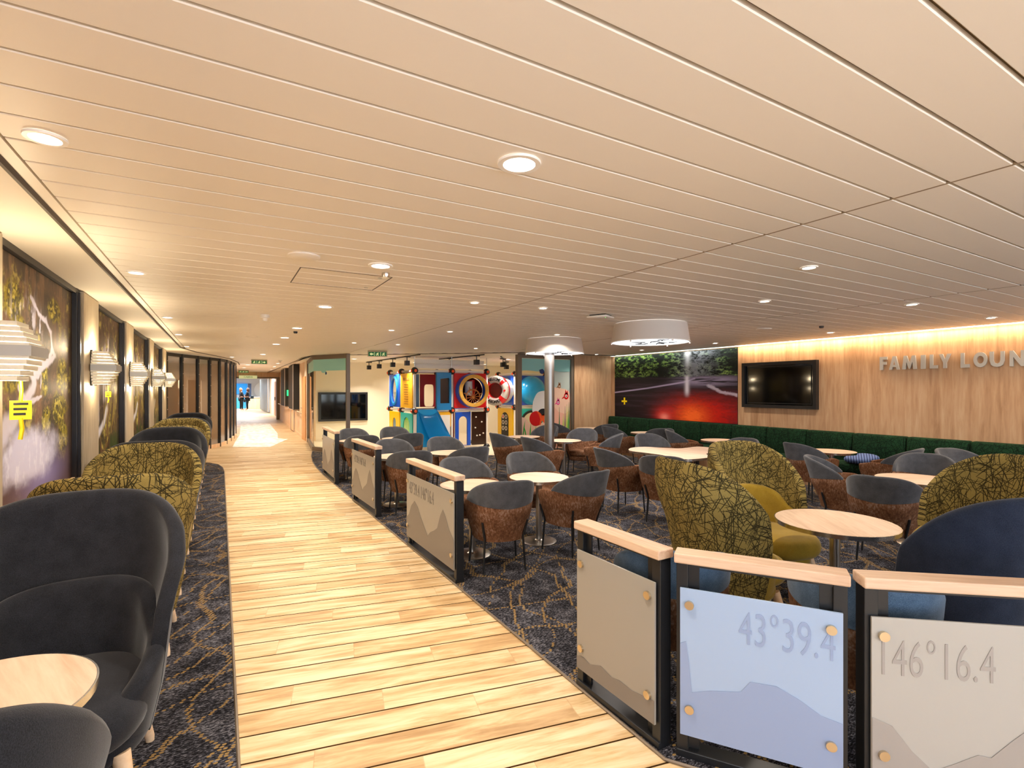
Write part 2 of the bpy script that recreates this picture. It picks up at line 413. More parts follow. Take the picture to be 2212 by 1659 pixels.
# corridor right wall (slightly oblique)
b = N(); prism(b, [(2.35,16.9),(2.78,30),(3.0,30),(2.6,16.9)], 0, 2.6); struct('wall_corridor_right', b, M['corridor_oak'])
b = N(); prism(b, [(-1.3,14.6),(-2.2,14.6),(-2.2,21),(.3,21),(.3,20.8),(-2,20.8),(-2,14.8),(-1.3,14.8)], 0, 2.6); struct('wall_behind_screen', b, M['cream_wall'])
wallbox('wall_light_block_left', .2, 21, 0, .4, 30, 2.6, m='corridor_oak')  # unseen wall added behind the screen to stop light leaking in
# ceiling: enamel strips with reveals
def ceil_strip(name, x0, x1f, y0, y1):
    b = N(); p = .2105; off = .108
    k = math.floor((y0-off)/p)
    y = off+k*p
    while y < y1:
        x1 = x1f(y+p/2)
        if x1 > x0+.1:
            g = .006
            prof = [(y+g, CZ+.016), (y+g, CZ+.003), (y+g+.003, CZ), (y+p-g-.003, CZ), (y+p-g, CZ+.003), (y+p-g, CZ+.016)]
            A = [b.verts.new((x0, a, z)) for a, z in prof]; B = [b.verts.new((x1, a, z)) for a, z in prof]
            for i in range(5): b.faces.new((A[i], A[i+1], B[i+1], B[i]))
            b.faces.new(A); b.faces.new(B)
        y += p
    return struct(name, b, M['ceiling'])
def xlim(y): # where the plank ceiling stops along the playroom front
    if y <= 10.3: return 99
    if y >= 13.9: return 2.15
    return 6.5-(y-10.3)*(6.5-2.3)/3.6
struct('ceiling_border', box(N(), -.72,-4,CZ-.001,-.665,12.8,CZ+.016), M['ceiling'])
ceil_strip('ceiling_planks_walkway', -.655, lambda y: min(2.695, xlim(y)), -4, 30)
ceil_strip('ceiling_planks_middle', 2.705, lambda y: min(5.895, xlim(y)), -4, 14)
ceil_strip('ceiling_planks_right', 5.905, lambda y: min(9.14, xlim(y)), -4, 10.75)
poly('ceiling', [(-1.3,-4.2),(12.7,-4.2),(12.7,17.4),(3,17.4),(3,30.3),(-2.3,30.3),(-2.3,14),(-1.3,14)], CZ+.02, CZ+.1, M['ceiling_gap'])
poly('ceiling_left_strip', [(-1.1,-4),(-.74,-4),(-.74,12.8),(-.5,14.2),(-.1,15.6),(.25,17),(.5,19),(.6,21),(-2,21),(-2,14.6),(-1.1,14.6)], CZ-.002, CZ+.018, M['soffit'])
poly('ceiling_playroom', [(2.16,13.95),(2.35,13.92),(6.55,10.35),(9.3,10.35),(9.3,10.8),(12.5,10.8),(12.5,17.2),(2.4,17.2),(2.75,30),(2.3,30),(2.1,17),(2.0,15)], CZ, CZ+.018, M['soffit'])
b = N(); tube(b, [(2.2,30,CZ-.004),(2.05,17,CZ-.004),(1.98,15.2,CZ-.004),(2.1,14.2,CZ-.004),(2.45,13.78,CZ-.004),(6.5,10.33,CZ-.004),(9.1,10.33,CZ-.004)], .009, 6); struct('trim_3', b, M['seam'])
b = N(); tube(b, [(-.73,-4,CZ),(-.73,12.8,CZ),(-.49,14.2,CZ),(-.09,15.6,CZ),(.26,17,CZ),(.51,19,CZ),(.6,20.9,CZ)], .017, 6); struct('trim_4', b, M['seam'])
for i, x in enumerate((2.7, 5.9)):
    b = N(); box(b, x-.006, -4, CZ-.001, x+.006, 10.3, CZ+.012); struct('trim_%d' % (5+i), b, M['ceiling_gap'])

# cove strip along the right wall
t_ = thing('cove_light_strip', 'warm glowing cove strip along the top of the long oak wall', 'light strip', (9.22,0,CZ))
obj('diffuser', box(N(), -.05, -3.9, -.004, .05, 6.76, .012), M['led'], t_)
light('AREA', (0, 1.45, -.012), 48, (1,.74,.45), .08, (0,0,0), t_, 170, 10.6)
t_ = thing('cove_light_strip', 'dim cool cove strip along the top of the red river mural', 'light strip', (9.22,0,CZ))
obj('diffuser', box(N(), -.05, 6.78, -.004, .05, 10.6, .012), M['led_cool'], t_)
light('AREA', (0, 8.7, -.012), 5, (.95,1,.95), .08, (0,0,0), t_, 170, 3.8)

# ------------------------------------------------------------------ pictures painted per vertex
def fnoise(h, w, base, octaves=5, seed=0, gain=.55, sx=1.0, sy=1.0):
    rg = np.random.RandomState(seed); out = np.zeros((h, w)); amp = 1; tot = 0
    for o in range(octaves):
        gh, gw = max(2, int(base*sy*2**o)+2), max(2, int(base*sx*2**o)+2)
        g = rg.rand(gh, gw)
        yy = np.linspace(0, gh-1.001, h); xx = np.linspace(0, gw-1.001, w)
        yi = yy.astype(int); xi = xx.astype(int); fy = (yy-yi)[:,None]; fx = (xx-xi)[None,:]
        fy = fy*fy*(3-2*fy); fx = fx*fx*(3-2*fx)
        a = g[yi][:,xi]; b_ = g[yi][:,np.minimum(xi+1,gw-1)]; c = g[np.minimum(yi+1,gh-1)][:,xi]; d = g[np.minimum(yi+1,gh-1)][:,np.minimum(xi+1,gw-1)]
        out += amp*((a*(1-fx)+b_*fx)*(1-fy)+(c*(1-fx)+d*fx)*fy); tot += amp; amp *= gain
    return out/tot
def sstep(a, b_, x): t_ = np.clip((x-a)/(b_-a), 0, 1); return t_*t_*(3-2*t_)
def L3(h): return np.array(lin(h)[:3])
def blend(img, mask, col): return img*(1-mask[...,None]) + col*mask[...,None]
def seg_dist(U, V, pts):
    best = np.full(U.shape, 9.0); par = np.zeros(U.shape)
    n = len(pts)-1
    for i in range(n):
        (a, b_), (c, d) = pts[i][:2], pts[i+1][:2]
        L = (c-a)**2+(d-b_)**2+1e-9
        t_ = np.clip(((U-a)*(c-a)+(V-b_)*(d-b_))/L, 0, 1)
        ds = np.hypot(U-(a+t_*(c-a)), V-(b_+t_*(d-b_)))
        k = ds < best; best = np.where(k, ds, best); par = np.where(k, (i+t_)/n, par)
    return best, par
pic = mat('printed_picture', '#ffffff', .55, spec=.25); t = NT(pic); at = t.n('ShaderNodeAttribute', attribute_name='Col'); t.base(at.outputs['Color'])
def picture(name, img, fn, parent, back=None):
    """img rows from bottom to top; fn(u,v)->(x,y,z)"""
    h, w_, _ = img.shape
    u, v_ = np.meshgrid(np.linspace(0,1,w_), np.linspace(0,1,h))
    co = fn(u, v_); co = np.stack(co, -1).reshape(-1, 3)
    idx = np.arange(h*w_).reshape(h, w_)
    F = np.stack([idx[:-1,:-1], idx[:-1,1:], idx[1:,1:], idx[1:,:-1]], -1).reshape(-1, 4)
    me = bpy.data.meshes.new(name)
    me.vertices.add(len(co)); me.vertices.foreach_set('co', co.astype(np.float32).ravel())
    me.loops.add(F.size); me.loops.foreach_set('vertex_index', F.astype(np.int32).ravel())
    me.polygons.add(len(F)); me.polygons.foreach_set('loop_start', np.arange(0, F.size, 4, dtype=np.int32)); me.polygons.foreach_set('loop_total', np.full(len(F), 4, dtype=np.int32))
    me.update(); me.validate()
    a = me.color_attributes.new('Col', 'FLOAT_COLOR', 'POINT')
    rgba = np.ones((h*w_, 4), np.float32); rgba[:,:3] = np.clip(img.reshape(-1,3), 0, 1); a.data.foreach_set('color', rgba.ravel())
    me.materials.append(pic)
    o = bpy.data.objects.new(name, me); C.objects.link(o); o.parent = parent
    return o
def forest(h, w_, seed, Yv, Zv, warm=1.0):
    s = seed
    big = fnoise(h, w_, 4, 5, s); fine = fnoise(h, w_, 22, 4, s+1, .7); stre = fnoise(h, w_, 5, 5, s+2, .65, sx=6, sy=.7)
    img = np.zeros((h, w_, 3)) + L3('#4c3a26')
    img = blend(img, sstep(.4, .7, stre), L3('#6b4a30')*warm)
    img = blend(img, sstep(.5, .62, big)*.8, L3('#14150e'))
    fol = sstep(.46, .56, fnoise(h, w_, 5, 4, s+5)); fol2 = sstep(.42, .66, fine)
    img = blend(img, fol*fol2, L3('#857c34'))
    img = blend(img, fol*sstep(.56, .7, fine)*.8, L3('#c2b25a'))
    img = blend(img, sstep(.60, .72, fnoise(h, w_, 30, 3, s+9, .8))*.4, L3('#8c6a4c'))
    return img*1.25*(.5+1.0*fnoise(h, w_, 3, 3, s+4))[...,None]
def mural1(y0, y1, z0, z1, h, w_):
    Y, Z = np.meshgrid(np.linspace(y0,y1,w_), np.linspace(z0,z1,h))
    img = forest(h, w_, 11, Y, Z)
    img = blend(img, sstep(2.0, 2.45, Z)*sstep(.45,.6,fnoise(h,w_,5,5,77,.6,sx=5,sy=.8))*.45, L3('#a5805a'))
    img = blend(img, np.full(img.shape[:2], .22), L3('#9a8878'))
    tuft = sstep(.42, .62, fnoise(h, w_, 34, 3, 91, .75)); zone = np.zeros((h, w_))
    for cy_, cz_, ry_, rz_ in ((5.42,1.75,.16,.16),(5.35,1.5,.22,.14),(5.0,1.42,.13,.11),(5.45,1.25,.16,.16),(4.45,2.02,.12,.10),(4.3,2.2,.16,.14),(4.25,1.72,.14,.10),(5.2,2.25,.2,.1),(4.95,1.72,.09,.12)):
        zone = np.maximum(zone, np.exp(-(((Y-cy_)/ry_)**2+((Z-cz_)/rz_)**2)))
    zone = sstep(.25, .6, zone+.5*(fnoise(h, w_, 14, 4, 93, .6)-.5))
    img = blend(img, zone*.75, L3('#4a4a1c')); img = blend(img, zone*tuft*.9, L3('#a8982f')); img = blend(img, zone*sstep(.56,.72,fnoise(h,w_,40,3,95,.8)), L3('#d9cc62'))
    wig = (fnoise(h, w_, 9, 4, 21)-.5)*.16; wz = (fnoise(h, w_, 9, 4, 22)-.5)*.1
    U, V = Y+wig, Z+wz
    W = L3('#d9d2dc')
    for pts, wa, wb_ in [([(4.6,2.27),(4.85,2.2),(5.02,2.15),(5.1,2.08),(5.15,1.98),(5.22,1.9),(5.05,1.85),(4.8,1.84),(4.62,1.76)], .02, .06),
                        ([(5.16,1.97),(5.1,1.9),(4.66,1.72)], .03, .05), ([(4.66,1.76),(4.72,1.68),(4.63,1.62),(4.56,1.55),(4.4,1.50),(4.18,1.43),(4.1,1.38)], .05, .13),
                        ([(4.9,1.6),(4.7,1.55),(4.5,1.5)], .02, .05), ([(4.42,1.66),(4.5,1.6),(4.52,1.54)], .03, .06), ([(4.86,2.2),(4.86,2.05)], .012, .02), ([(4.75,1.78),(4.86,1.78),(4.9,1.68)], .012, .02)]:
        d, p = seg_dist(U, V, pts); wd = wa+(wb_-wa)*p
        img = blend(img, (1-sstep(wd*.35, wd, d))*.93, W)
    wisp = sstep(.55, .68, fnoise(h, w_, 10, 5, 31, .7, sx=4, sy=.8))*np.exp(-(((Y-4.5)/.3)**2+((Z-2.12)/.16)**2)); img = blend(img, wisp, W)
    # frothing pool
    pool = np.exp(-(((Y-4.62)/.72)**2+((Z-1.20)/.21)**2)*1.0); pool = sstep(.22, .75, pool+.55*(fnoise(h,w_,7,5,41,.6,sx=1,sy=1.6)-.5))
    img = blend(img, sstep(1.15, 1.0, Z)[...]*0+ (1-sstep(.95, 1.25, Z+.12*(fnoise(h,w_,5,3,43)-.5)))*.9, L3('#5a4038'))
    img = blend(img, np.exp(-(((Y-4.95)/.5)**2+((Z-1.02)/.16)**2))*.95, L3('#8f86b8'))
    img = blend(img, pool*.95, L3('#d8d6ee'))
    img = blend(img, sstep(.53,.7,fnoise(h,w_,12,5,47,.7,sx=3,sy=1))*pool*.5, L3('#f2f2ff'))
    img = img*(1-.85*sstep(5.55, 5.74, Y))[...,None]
    return img
def mural_falls(y0, y1, z0, z1, h, w_, seed):
    U, V = np.meshgrid(np.linspace(0,1,w_), np.linspace(0,1,h))
    img = forest(h, w_, seed, U, V, .9)*.8
    img = blend(img, sstep(.45,.65,fnoise(h,w_,5,5,seed+50,.6,sx=8,sy=.6))*.5, L3('#7c634c'))
    rg = np.random.RandomState(seed)
    for k in range(5):
        x = .15+.5*rg.rand(); top = .75+.15*rg.rand(); bot = .2+.2*rg.rand()
        m_ = (1-sstep(.006, .022, np.abs(U-x-.02*(fnoise(h,w_,6,3,seed+k)-.5))))*sstep(bot, bot+.05, V)*(1-sstep(top-.05, top, V))
        img = blend(img, m_*.7, L3('#c9c0c4'))
    d, p = seg_dist(U, V*1.5, [(.5,.5),(.42,.38),(.2,.25)]); img = blend(img, (1-sstep(.01,.06,d+.04*(fnoise(h,w_,8,4,seed+8)-.5)))*.9, L3('#dcdce8'))
    for k in range(14):
        x = .45+.5*rg.rand(); d, p = seg_dist(U, V*1.5, [(x-.12, .2+.2*rg.rand()), (x, .55+.25*rg.rand()), (x+.12, .95+.2*rg.rand())])
        img = blend(img, (1-sstep(.004,.014,d))*.5, L3('#9c8a34'))
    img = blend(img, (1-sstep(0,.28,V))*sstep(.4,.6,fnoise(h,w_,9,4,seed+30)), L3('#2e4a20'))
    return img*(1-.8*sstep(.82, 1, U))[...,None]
def mural_river(h, w_):
    U, V = np.meshgrid(np.linspace(0,1,w_), np.linspace(.92,2.5,h)) # V is height in m, U 0 at far end
    fin = fnoise(h,w_,38,4,3,.8); big = fnoise(h,w_,6,4,4); stre = fnoise(h,w_,4,5,5,.6,sx=1,sy=9)
    img = np.zeros((h,w_,3))+L3('#1b1519')
    img = blend(img, sstep(.45,.7,stre)*.5, L3('#3b2c3a'))
    tree = sstep(1.90, 1.97, V+.05*(fin-.5)+.12*np.abs(U-.65)*0)
    timg = np.zeros((h,w_,3))+L3('#0d130c')
    timg = blend(timg, sstep(.44,.58,fin)*sstep(.36,.5,big), L3('#3d5a2a')); timg = blend(timg, sstep(.53,.64,fin)*sstep(.40,.55,big)*.9, L3('#86a04c'))
    gap = np.exp(-((U-.72)/.13)**2); timg = blend(timg, gap*sstep(.3,.6,fin)*.85, L3('#8e8f98'))
    timg = blend(timg, np.exp(-((U-.655)/.02)**2)*sstep(1.95,2.3,V)*.7, L3('#e9e6ec'))
    img = img*(1-tree[...,None])+timg*tree[...,None]
    W = L3('#b9a9cc')
    # the far water
    fw = np.exp(-(((U-.8)/.17)**2+((V-1.83)/.10)**2))*sstep(.35,.6,stre+.1); img = blend(img, fw*.9*(1-tree), W)
    d, p = seg_dist(U*2.4, V, [(0,1.55),(.75,1.66),(1.5,1.80),(1.7,1.88)]); img = blend(img, (1-sstep(.006,.028,d))*.65, W)
    d, p = seg_dist(U*2.4, V, [(1.95,1.72),(2.15,1.58),(2.4,1.52)]); img = blend(img, (1-sstep(.01,.05,d+.05*(fin-.5)))*.7, L3('#cfc6da'))
    # red glow
    red = np.exp(-(((U-.76)/.24)**2+((V-1.08)/.36)**2)); red = np.clip(red*1.25*(.45+1.1*fnoise(h,w_,40,3,8,.8)), 0, 1)*(1-sstep(1.55,1.75,V))
    img = blend(img, red, L3('#c01408'))
    core = np.exp(-(((U-.69)/.10)**2+((V-1.02)/.24)**2))*(.55+.9*fnoise(h,w_,50,3,9,.8)); img = blend(img, np.clip(core*1.1,0,1), L3('#ff6a26'))
    core2 = np.exp(-(((U-.47)/.07)**2+((V-1.0)/.17)**2)); img = blend(img, core2*.85*(.6+.6*fin), L3('#f03a32'))
    img = blend(img, np.exp(-(((U-.47)/.035)**2+((V-.97)/.08)**2))*.8, L3('#ff9a8a'))
    shaft = np.exp(-((U-.652)/.016)**2)*sstep(1.42,1.62,V)*(1-sstep(1.9,2.0,V)); img = blend(img, shaft*.9, L3('#dcd3e0'))
    return img

for i, (y0, y1) in enumerate(MUR):
    if i == 0: continue
    lab = {1:'large forest waterfall mural nearest, with frothing lilac pool', 2:'waterfall mural between the nearest two fully visible wall lamps',
           3:'narrow-looking waterfall mural, third along the left wall', 4:'farthest waterfall mural beside the glass screen'}[i]
    tm = thing('wall_mural', lab, 'mural', (0,0,0), 0, 'waterfall murals on the left wall')
    fn = (lambda a, c: (lambda u, v_: (np.full(u.shape, -1.12), a+(c-a)*u, .88+(2.48-.88)*v_)))(y0-(.1 if i>1 else .2), y1)
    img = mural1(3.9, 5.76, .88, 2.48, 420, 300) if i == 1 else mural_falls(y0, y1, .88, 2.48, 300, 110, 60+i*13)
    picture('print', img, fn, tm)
    b = N(); box(b, -1.15, y0-.2, .84, -1.122, y1+.02, 2.5); obj('backing_board', b, M['black_matt'], tm)
    b = N(); box(b, -1.13, y1-.02, .84, -1.085, y1+.1, 2.5, .004); box(b, -1.12, y1+.02, .84, -1.07, y1+.05, 2.5); obj('edge_trim', b, M['dark_trim'], tm)
    b = N(); box(b, -1.13, y0-.12, .83, -1.06, y1+.1, .87, .004); obj('sill', b, M['corridor_oak'], tm)
PIL = [(3.3,3.9),(5.86,6.5),(8.24,8.88),(10.77,11.42),(13.1,13.9)]
for i, (y0, y1) in enumerate(PIL):
    struct('wall_pillar_%d' % (i+1), box(N(), -1.17, y0, 0, -1.06, y1, 2.52, .004), M['pale_oak'])

tm = thing('wall_mural', 'wide mural of red-lit forest river on the right wall', 'mural')
picture('print', mural_river(300, 460), lambda u, v_: (np.full(u.shape, 9.285), 10.55+(6.78-10.55)*u, .92+1.585*v_), tm)
obj('backing_board', box(N(), 9.288, 6.78, .90, 9.30, 10.55, 2.51), M['black_matt'], tm)

# ------------------------------------------------------------------ tub chair
def plan(phi, a, b_, n):
    s, c = math.sin(phi), math.cos(phi)
    return a*math.copysign(abs(s)**(2/n), s), -b_*math.copysign(abs(c)**(2/n), c)
def shell(bm, a, b_, n, pmax, z0f, z1f, th, sf, leanf, nphi=44, nz=8, capped=True):
    loops = []
    for i in range(nphi+1):
        phi = -pmax + 2*pmax*i/nphi
        z0, z1 = z0f(phi), z1f(phi)
        px, py = plan(phi, a, b_, n)
        L = math.hypot(px, py)
        def pt(z, inw):
            k = sf(z, phi)*(1-inw/L)
            return Vector((px*k, py*k - leanf(z)*max(0, math.cos(phi)), z))
        loop = []
        hr = th/2
        for j in range(nz+1): loop.append(pt(z0+(z1-hr-z0)*j/nz, 0))
        for q in (30, 60, 90, 120, 150):
            aq = math.radians(q); loop.append(pt(z1-hr+hr*math.sin(aq), hr-hr*math.cos(aq)))
        for j in range(nz+1): loop.append(pt(z1-hr+(z0-z1+hr)*j/nz, th))
        loops.append([bm.verts.new(p) for p in loop])
    m_ = len(loops[0])
    for A, B in zip(loops, loops[1:]):
        for k in range(m_): bm.faces.new((A[k], A[(k+1)%m_], B[(k+1)%m_], B[k]))
    bm.faces.new(loops[0]); bm.faces.new(loops[-1])
    return bm
def cushion(bm, a, b_, n, z0, z1, cy=0, r=.03, crown=.015, seg=44):
    prof = [(0,z0),(.6,z0),(1-r/a,z0)]
    for q in range(-80, 91, 20):
        aq = math.radians(q); prof.append((1-r/a+r/a*math.cos(aq), (z0+z1)/2+(z1-z0)/2*math.sin(aq)))
    prof += [(.75, z1+crown*.5), (.45, z1+crown*.9), (0, z1+crown)]
    rings = []
    for s, z in prof:
        if s == 0: rings.append([bm.verts.new((0, cy, z))]); continue
        ring = []
        for k in range(seg):
            x, y = plan(2*PI*k/seg, a*s, b_*s, n); ring.append(bm.verts.new((x, y+cy, z)))
        rings.append(ring)
    for A, B in zip(rings, rings[1:]):
        for k in range(seg):
            if len(A) == 1: bm.faces.new((A[0], B[k], B[(k+1)%seg]))
            elif len(B) == 1: bm.faces.new((A[k], A[(k+1)%seg], B[0]))
            else: bm.faces.new((A[k], A[(k+1)%seg], B[(k+1)%seg], B[k]))
    return bm
def tubS(z, phi=0):
    if z < .62: q = (z-.30)/.32; return .76+.24*math.sin(max(0,min(1,q))*PI/2)**1.3
    return 1.0+.05*(z-.62)/.24
def tublean(z): return .0 if z < .42 else .085*((z-.42)/.44)**1.2
def dg(phi): return abs(math.degrees(phi))
def tub_seam(phi): return .600+.045*min(1, dg(phi)/80)
def tub_low(phi):
    d = dg(phi)
    if d < 84: return tub_seam(phi)+.012
    return .648-.035*max(0, (d-100)/30)
def tub_top(phi):
    d = dg(phi)/86
    return tub_seam(phi)+.02+.235*max(0, 1-d**1.9)**.8
def make_tub(crest):
    r = thing('tub_chair', 'x', 'chair')
    b = shell(N(), .305, .33, 2.35, math.radians(133), lambda p: .29, tub_low, .036, tubS, tublean, 52, 7); obj('shell', b, M['brown_fab'], r, 50)
    b = shell(N(), .3065, .3315, 2.35, math.radians(86), lambda p: tub_seam(p), tub_top, .040, tubS, tublean, 40, 6); obj('backrest', b, crest, r, 60)
    b = cushion(N(), .235, .235, 2.5, .375, .455, .015, .03); obj('seat', b, M['brown_fab'], r, 60)
    b = cushion(N(), .235, .222, 2.4, .285, .375, 0, .02, 0); obj('seat_base', b, M['brown_fab'], r, 60)
    for ph in (-44, 44, -122, 122):
        p = math.radians(ph)
        def q(z, out):
            px, py = plan(p, .305, .33, 2.35); L = math.hypot(px, py); k = tubS(z)*(1+out/L)
            return Vector((px*k, py*k-tublean(z)*max(0, math.cos(p)), z))
        foot = q(.30, .05); foot.z = 0.01
        b = tube(N(), [q(.47, .006), q(.40, .012), q(.31, .014), foot], [.010,.011,.011,.009], 8); obj('leg', b, M['black'], r, 50)
    return r
tubs = {'grey': make_tub(M['grey_fab']), 'blue': make_tub(M['grey_daylit_fab'])}
used = set()
def tub(x, y, head, label, group, kind='grey'):
    p = tubs[kind]
    if kind in used: r = copy_tree(p)
    else: r = p; used.add(kind)
    r.location = (x, y, .008); r.rotation_euler = (0, 0, math.radians(head-90)); r['label'] = label
    if group: r['group'] = group
    return r
G1 = 'grey and brown tub chairs at the tables beside the walkway dividers'
G2 = 'grey and brown tub chairs in the middle of the lounge'
G3 = 'grey and brown tub chairs near the green banquette'
tub(2.24,4.16,78,'grey-backed brown tub chair right behind the third walkway divider, back to us',G1)
tub(3.10,4.20,100,'tub chair at the round table with exposed steel base, its back angled right',G1)
tub(2.36,5.02,268,'tub chair facing us across the table behind the divider with engraved numbers',G1)
tub(3.22,5.06,262,'tub chair facing us behind the small table with the exposed steel base',G1)
tub(2.20,6.62,80,'tub chair back to us just behind the second divider from the playroom end',G1)
tub(3.02,6.62,92,'dark-looking tub chair back to us, right of the second divider chair',G1)
tub(2.30,7.48,268,'tub chair facing us over the table behind the second divider',G1)
tub(3.12,7.46,264,'tub chair facing us in front of the blue slide',G1)
tub(2.17,9.12,82,'tub chair back to us behind the farthest walkway divider',G1)
tub(2.97,9.12,88,'dark-looking tub chair back to us near the yellow play panels',G1)
tub(2.25,9.98,268,'tub chair facing us below the playroom screen, behind the farthest divider',G1)
tub(3.07,10.02,264,'tub chair facing us below the playroom opening, left of the play frame',G1)
tub(4.62,8.05,5,'tub chair seen from behind left, facing the far table left of the column',G2)
tub(4.72,7.10,0,'tub chair seen from behind left, just in front of the steel column',G2)
tub(5.87,7.08,132,'tub chair seen from behind right, facing the table by the steel column',G2)
tub(6.02,7.80,222,'tub chair facing us beyond the table right of the column',G2)
tub(7.12,9.72,-15,'tub chair by the sea-life glass panel, facing the far wall table',G2)
tub(5.88,8.98,205,'dark tub chair half hidden behind the steel column',G2)
tub(7.66,9.12,78,'tub chair back to us before the left end of the banquette',G2)
tub(7.46,8.28,-8,'tub chair facing right toward the small table at the banquette',G2)
tub(7.86,7.62,62,'tub chair back to us between kidney table and banquette, left one',G3)
tub(7.76,6.74,-40,'tub chair facing right beside the small round banquette table',G3)
tub(6.38,6.22,252,'tub chair facing us across the kidney-shaped table',G2)
tub(4.76,5.22,-10,'tub chair left of the kidney-shaped table, seen from its left side',G2)
tub(4.82,4.55,38,'tub chair back to us at the near edge of the kidney-shaped table',G2)
tub(6.95,5.12,190,'tub chair at the right end of kidney table behind the olive wing chair',G2)
tub(7.62,4.30,-14,'tub chair seen from behind left near the blue cushion',G3)
tub(7.94,3.50,98,'tub chair right of the blue cushion, its back toward us and right',G3)
tub(8.20,2.62,245,'tub chair mostly hidden beyond the one with the arched back toward us',G3)
tub(7.10,2.72,200,'tub chair facing us behind the table next to the olive wing chair',G3)
tub(6.20,3.12,-62,'tub chair seen edge-on from its left, behind the large round table',G3)
tub(5.52,2.42,14,'tub chair back to us right behind the large round table',G3)
tub(2.19,2.04,52,'grey tub chair tinted daylight blue right behind the short end panel of the near divider',None,'blue')
tub(2.70,1.30,30,'grey tub chair tinted daylight blue right behind the numbered blue glass of the near divider',None,'blue')

# ------------------------------------------------------------------ wing lounge chair
def lS(z, phi=0):
    P_ = [(.20,.74),(.40,.85),(.60,.91),(.70,.93),(.88,1.04),(1.0,1.05),(1.18,.97)]
    for (a, sa), (b_, sb) in zip(P_, P_[1:]):
        if z <= b_: return sa+(sb-sa)*max(0, (z-a)/(b_-a))
    return P_[-1][1]
def llean(z): return 0 if z < .4 else .11*((z-.4)/.76)**1.2
def l_top(phi):
    d = dg(phi)
    return .50+.66*max(0, 1-(d/103)**3.0)**.55
def arm_k(d): return max(0, min(1, (d-62)/34))
def l_in(phi):
    d = dg(phi); k = arm_k(d); k = k*k*(3-2*k)
    back = .52+.26*max(0, 1-(d/96)**2.6)**.6
    arm = .60-.16*max(0, min(1, (d-88)/55))**1.3
    return back*(1-k)+arm*k
def s_in(z, phi=0):
    k = arm_k(dg(phi)); k = k*k*(3-2*k)
    return lS(min(z, .72))*(1-k)+lS(min(z, .72))*1.10*k
def make_wing(outer, inner):
    r = thing('wing_chair', 'x', 'armchair')
    b = shell(N(), .40, .375, 2.45, math.radians(101), lambda p: .22, l_top, .065, lS, llean, 64, 14); obj('backrest', b, outer, r, 60)
    b = shell(N(), .362, .335, 2.45, math.radians(143), lambda p: .235, l_in, .08, s_in, lambda z: llean(z)*.9, 70, 9); obj('bucket', b, inner, r, 60)
    b = cushion(N(), .305, .36, 2.7, .30, .455, .045, .045, .02); obj('seat', b, inner, r, 60)
    b = cushion(N(), .30, .29, 2.4, .215, .30, .02, .02, 0); obj('underside', b, inner, r, 60)
    for sx_, sy_ in ((1,1),(-1,1),(1,-1),(-1,-1)):
        b = tube(N(), [(sx_*.22, sy_*.20+.03, .25), (sx_*.265, sy_*.265+.03, .02), (sx_*.266, sy_*.266+.03, .0)], [.032,.019,.017], 14); obj('leg', b, M['lightwood'], r, 60)
    b = tube(N(), [(-.22,.21,.222),(.22,.21,.222)], .017, 8); obj('leg_rail', b, M['lightwood'], r, 60)
    return r
wings = {'dark': make_wing(M['dark_fab'], M['dark_fab']), 'olive': make_wing(M['olive_print'], M['olive_fab']), 'navy': make_wing(M['dark_daylit_fab'], M['dark_daylit_fab'])}
def wing(kind, x, y, head, label, group):
    p = wings[kind]
    if kind in used: r = copy_tree(p)
    else: r = p; used.add(kind)
    r.location = (x, y, .008); r.rotation_euler = (0,0,math.radians(head-90)); r['label'] = label; r['group'] = group
GL = 'high-backed wing chairs in pairs along the mural wall'; GR = 'high-backed wing chairs round the large table'
XL = -.55
wing('dark', -.62, 1.45, 90, 'charcoal wing chair nearest, only its back corner showing', GL)
wing('dark', XL, 2.66, 270, 'charcoal wing chair facing us across the nearest left table', GL)
wing('olive', XL, 4.0, 90, 'olive patterned wing chair directly behind the big charcoal chair', GL)
wing('olive', XL, 5.12, 270, 'olive patterned wing chair, second from us, showing most of its front', GL)
wing('dark', XL, 6.2, 90, 'charcoal wing chair just behind the second olive one, its back to us', GL)
wing('dark', XL, 7.3, 270, 'charcoal wing chair facing us in the middle of the left row', GL)
wing('olive', XL, 8.42, 90, 'olive patterned wing chair back to us, first of the far olive pair', GL)
wing('olive', XL, 9.55, 270, 'olive patterned wing chair facing us, rear one of the far olive pair', GL)
wing('dark', XL, 10.6, 90, 'charcoal wing chair behind the far olive pair', GL)
wing('dark', XL, 11.75, 270, 'farthest charcoal wing chair at the end of the left row', GL)
wing('olive', 3.13, 2.39, -14, 'olive patterned wing chair in profile left of the large round table', GR)
wing('olive', 4.02, 2.66, 258, 'olive patterned wing chair facing us behind the large round table', GR)
wing('olive', 4.66, 1.52, 150, 'olive patterned wing chair right of the large round table', GR)
wing('navy', 3.46, 1.15, 72, 'charcoal wing chair tinted daylight blue, back to us right of the large round table', GR)

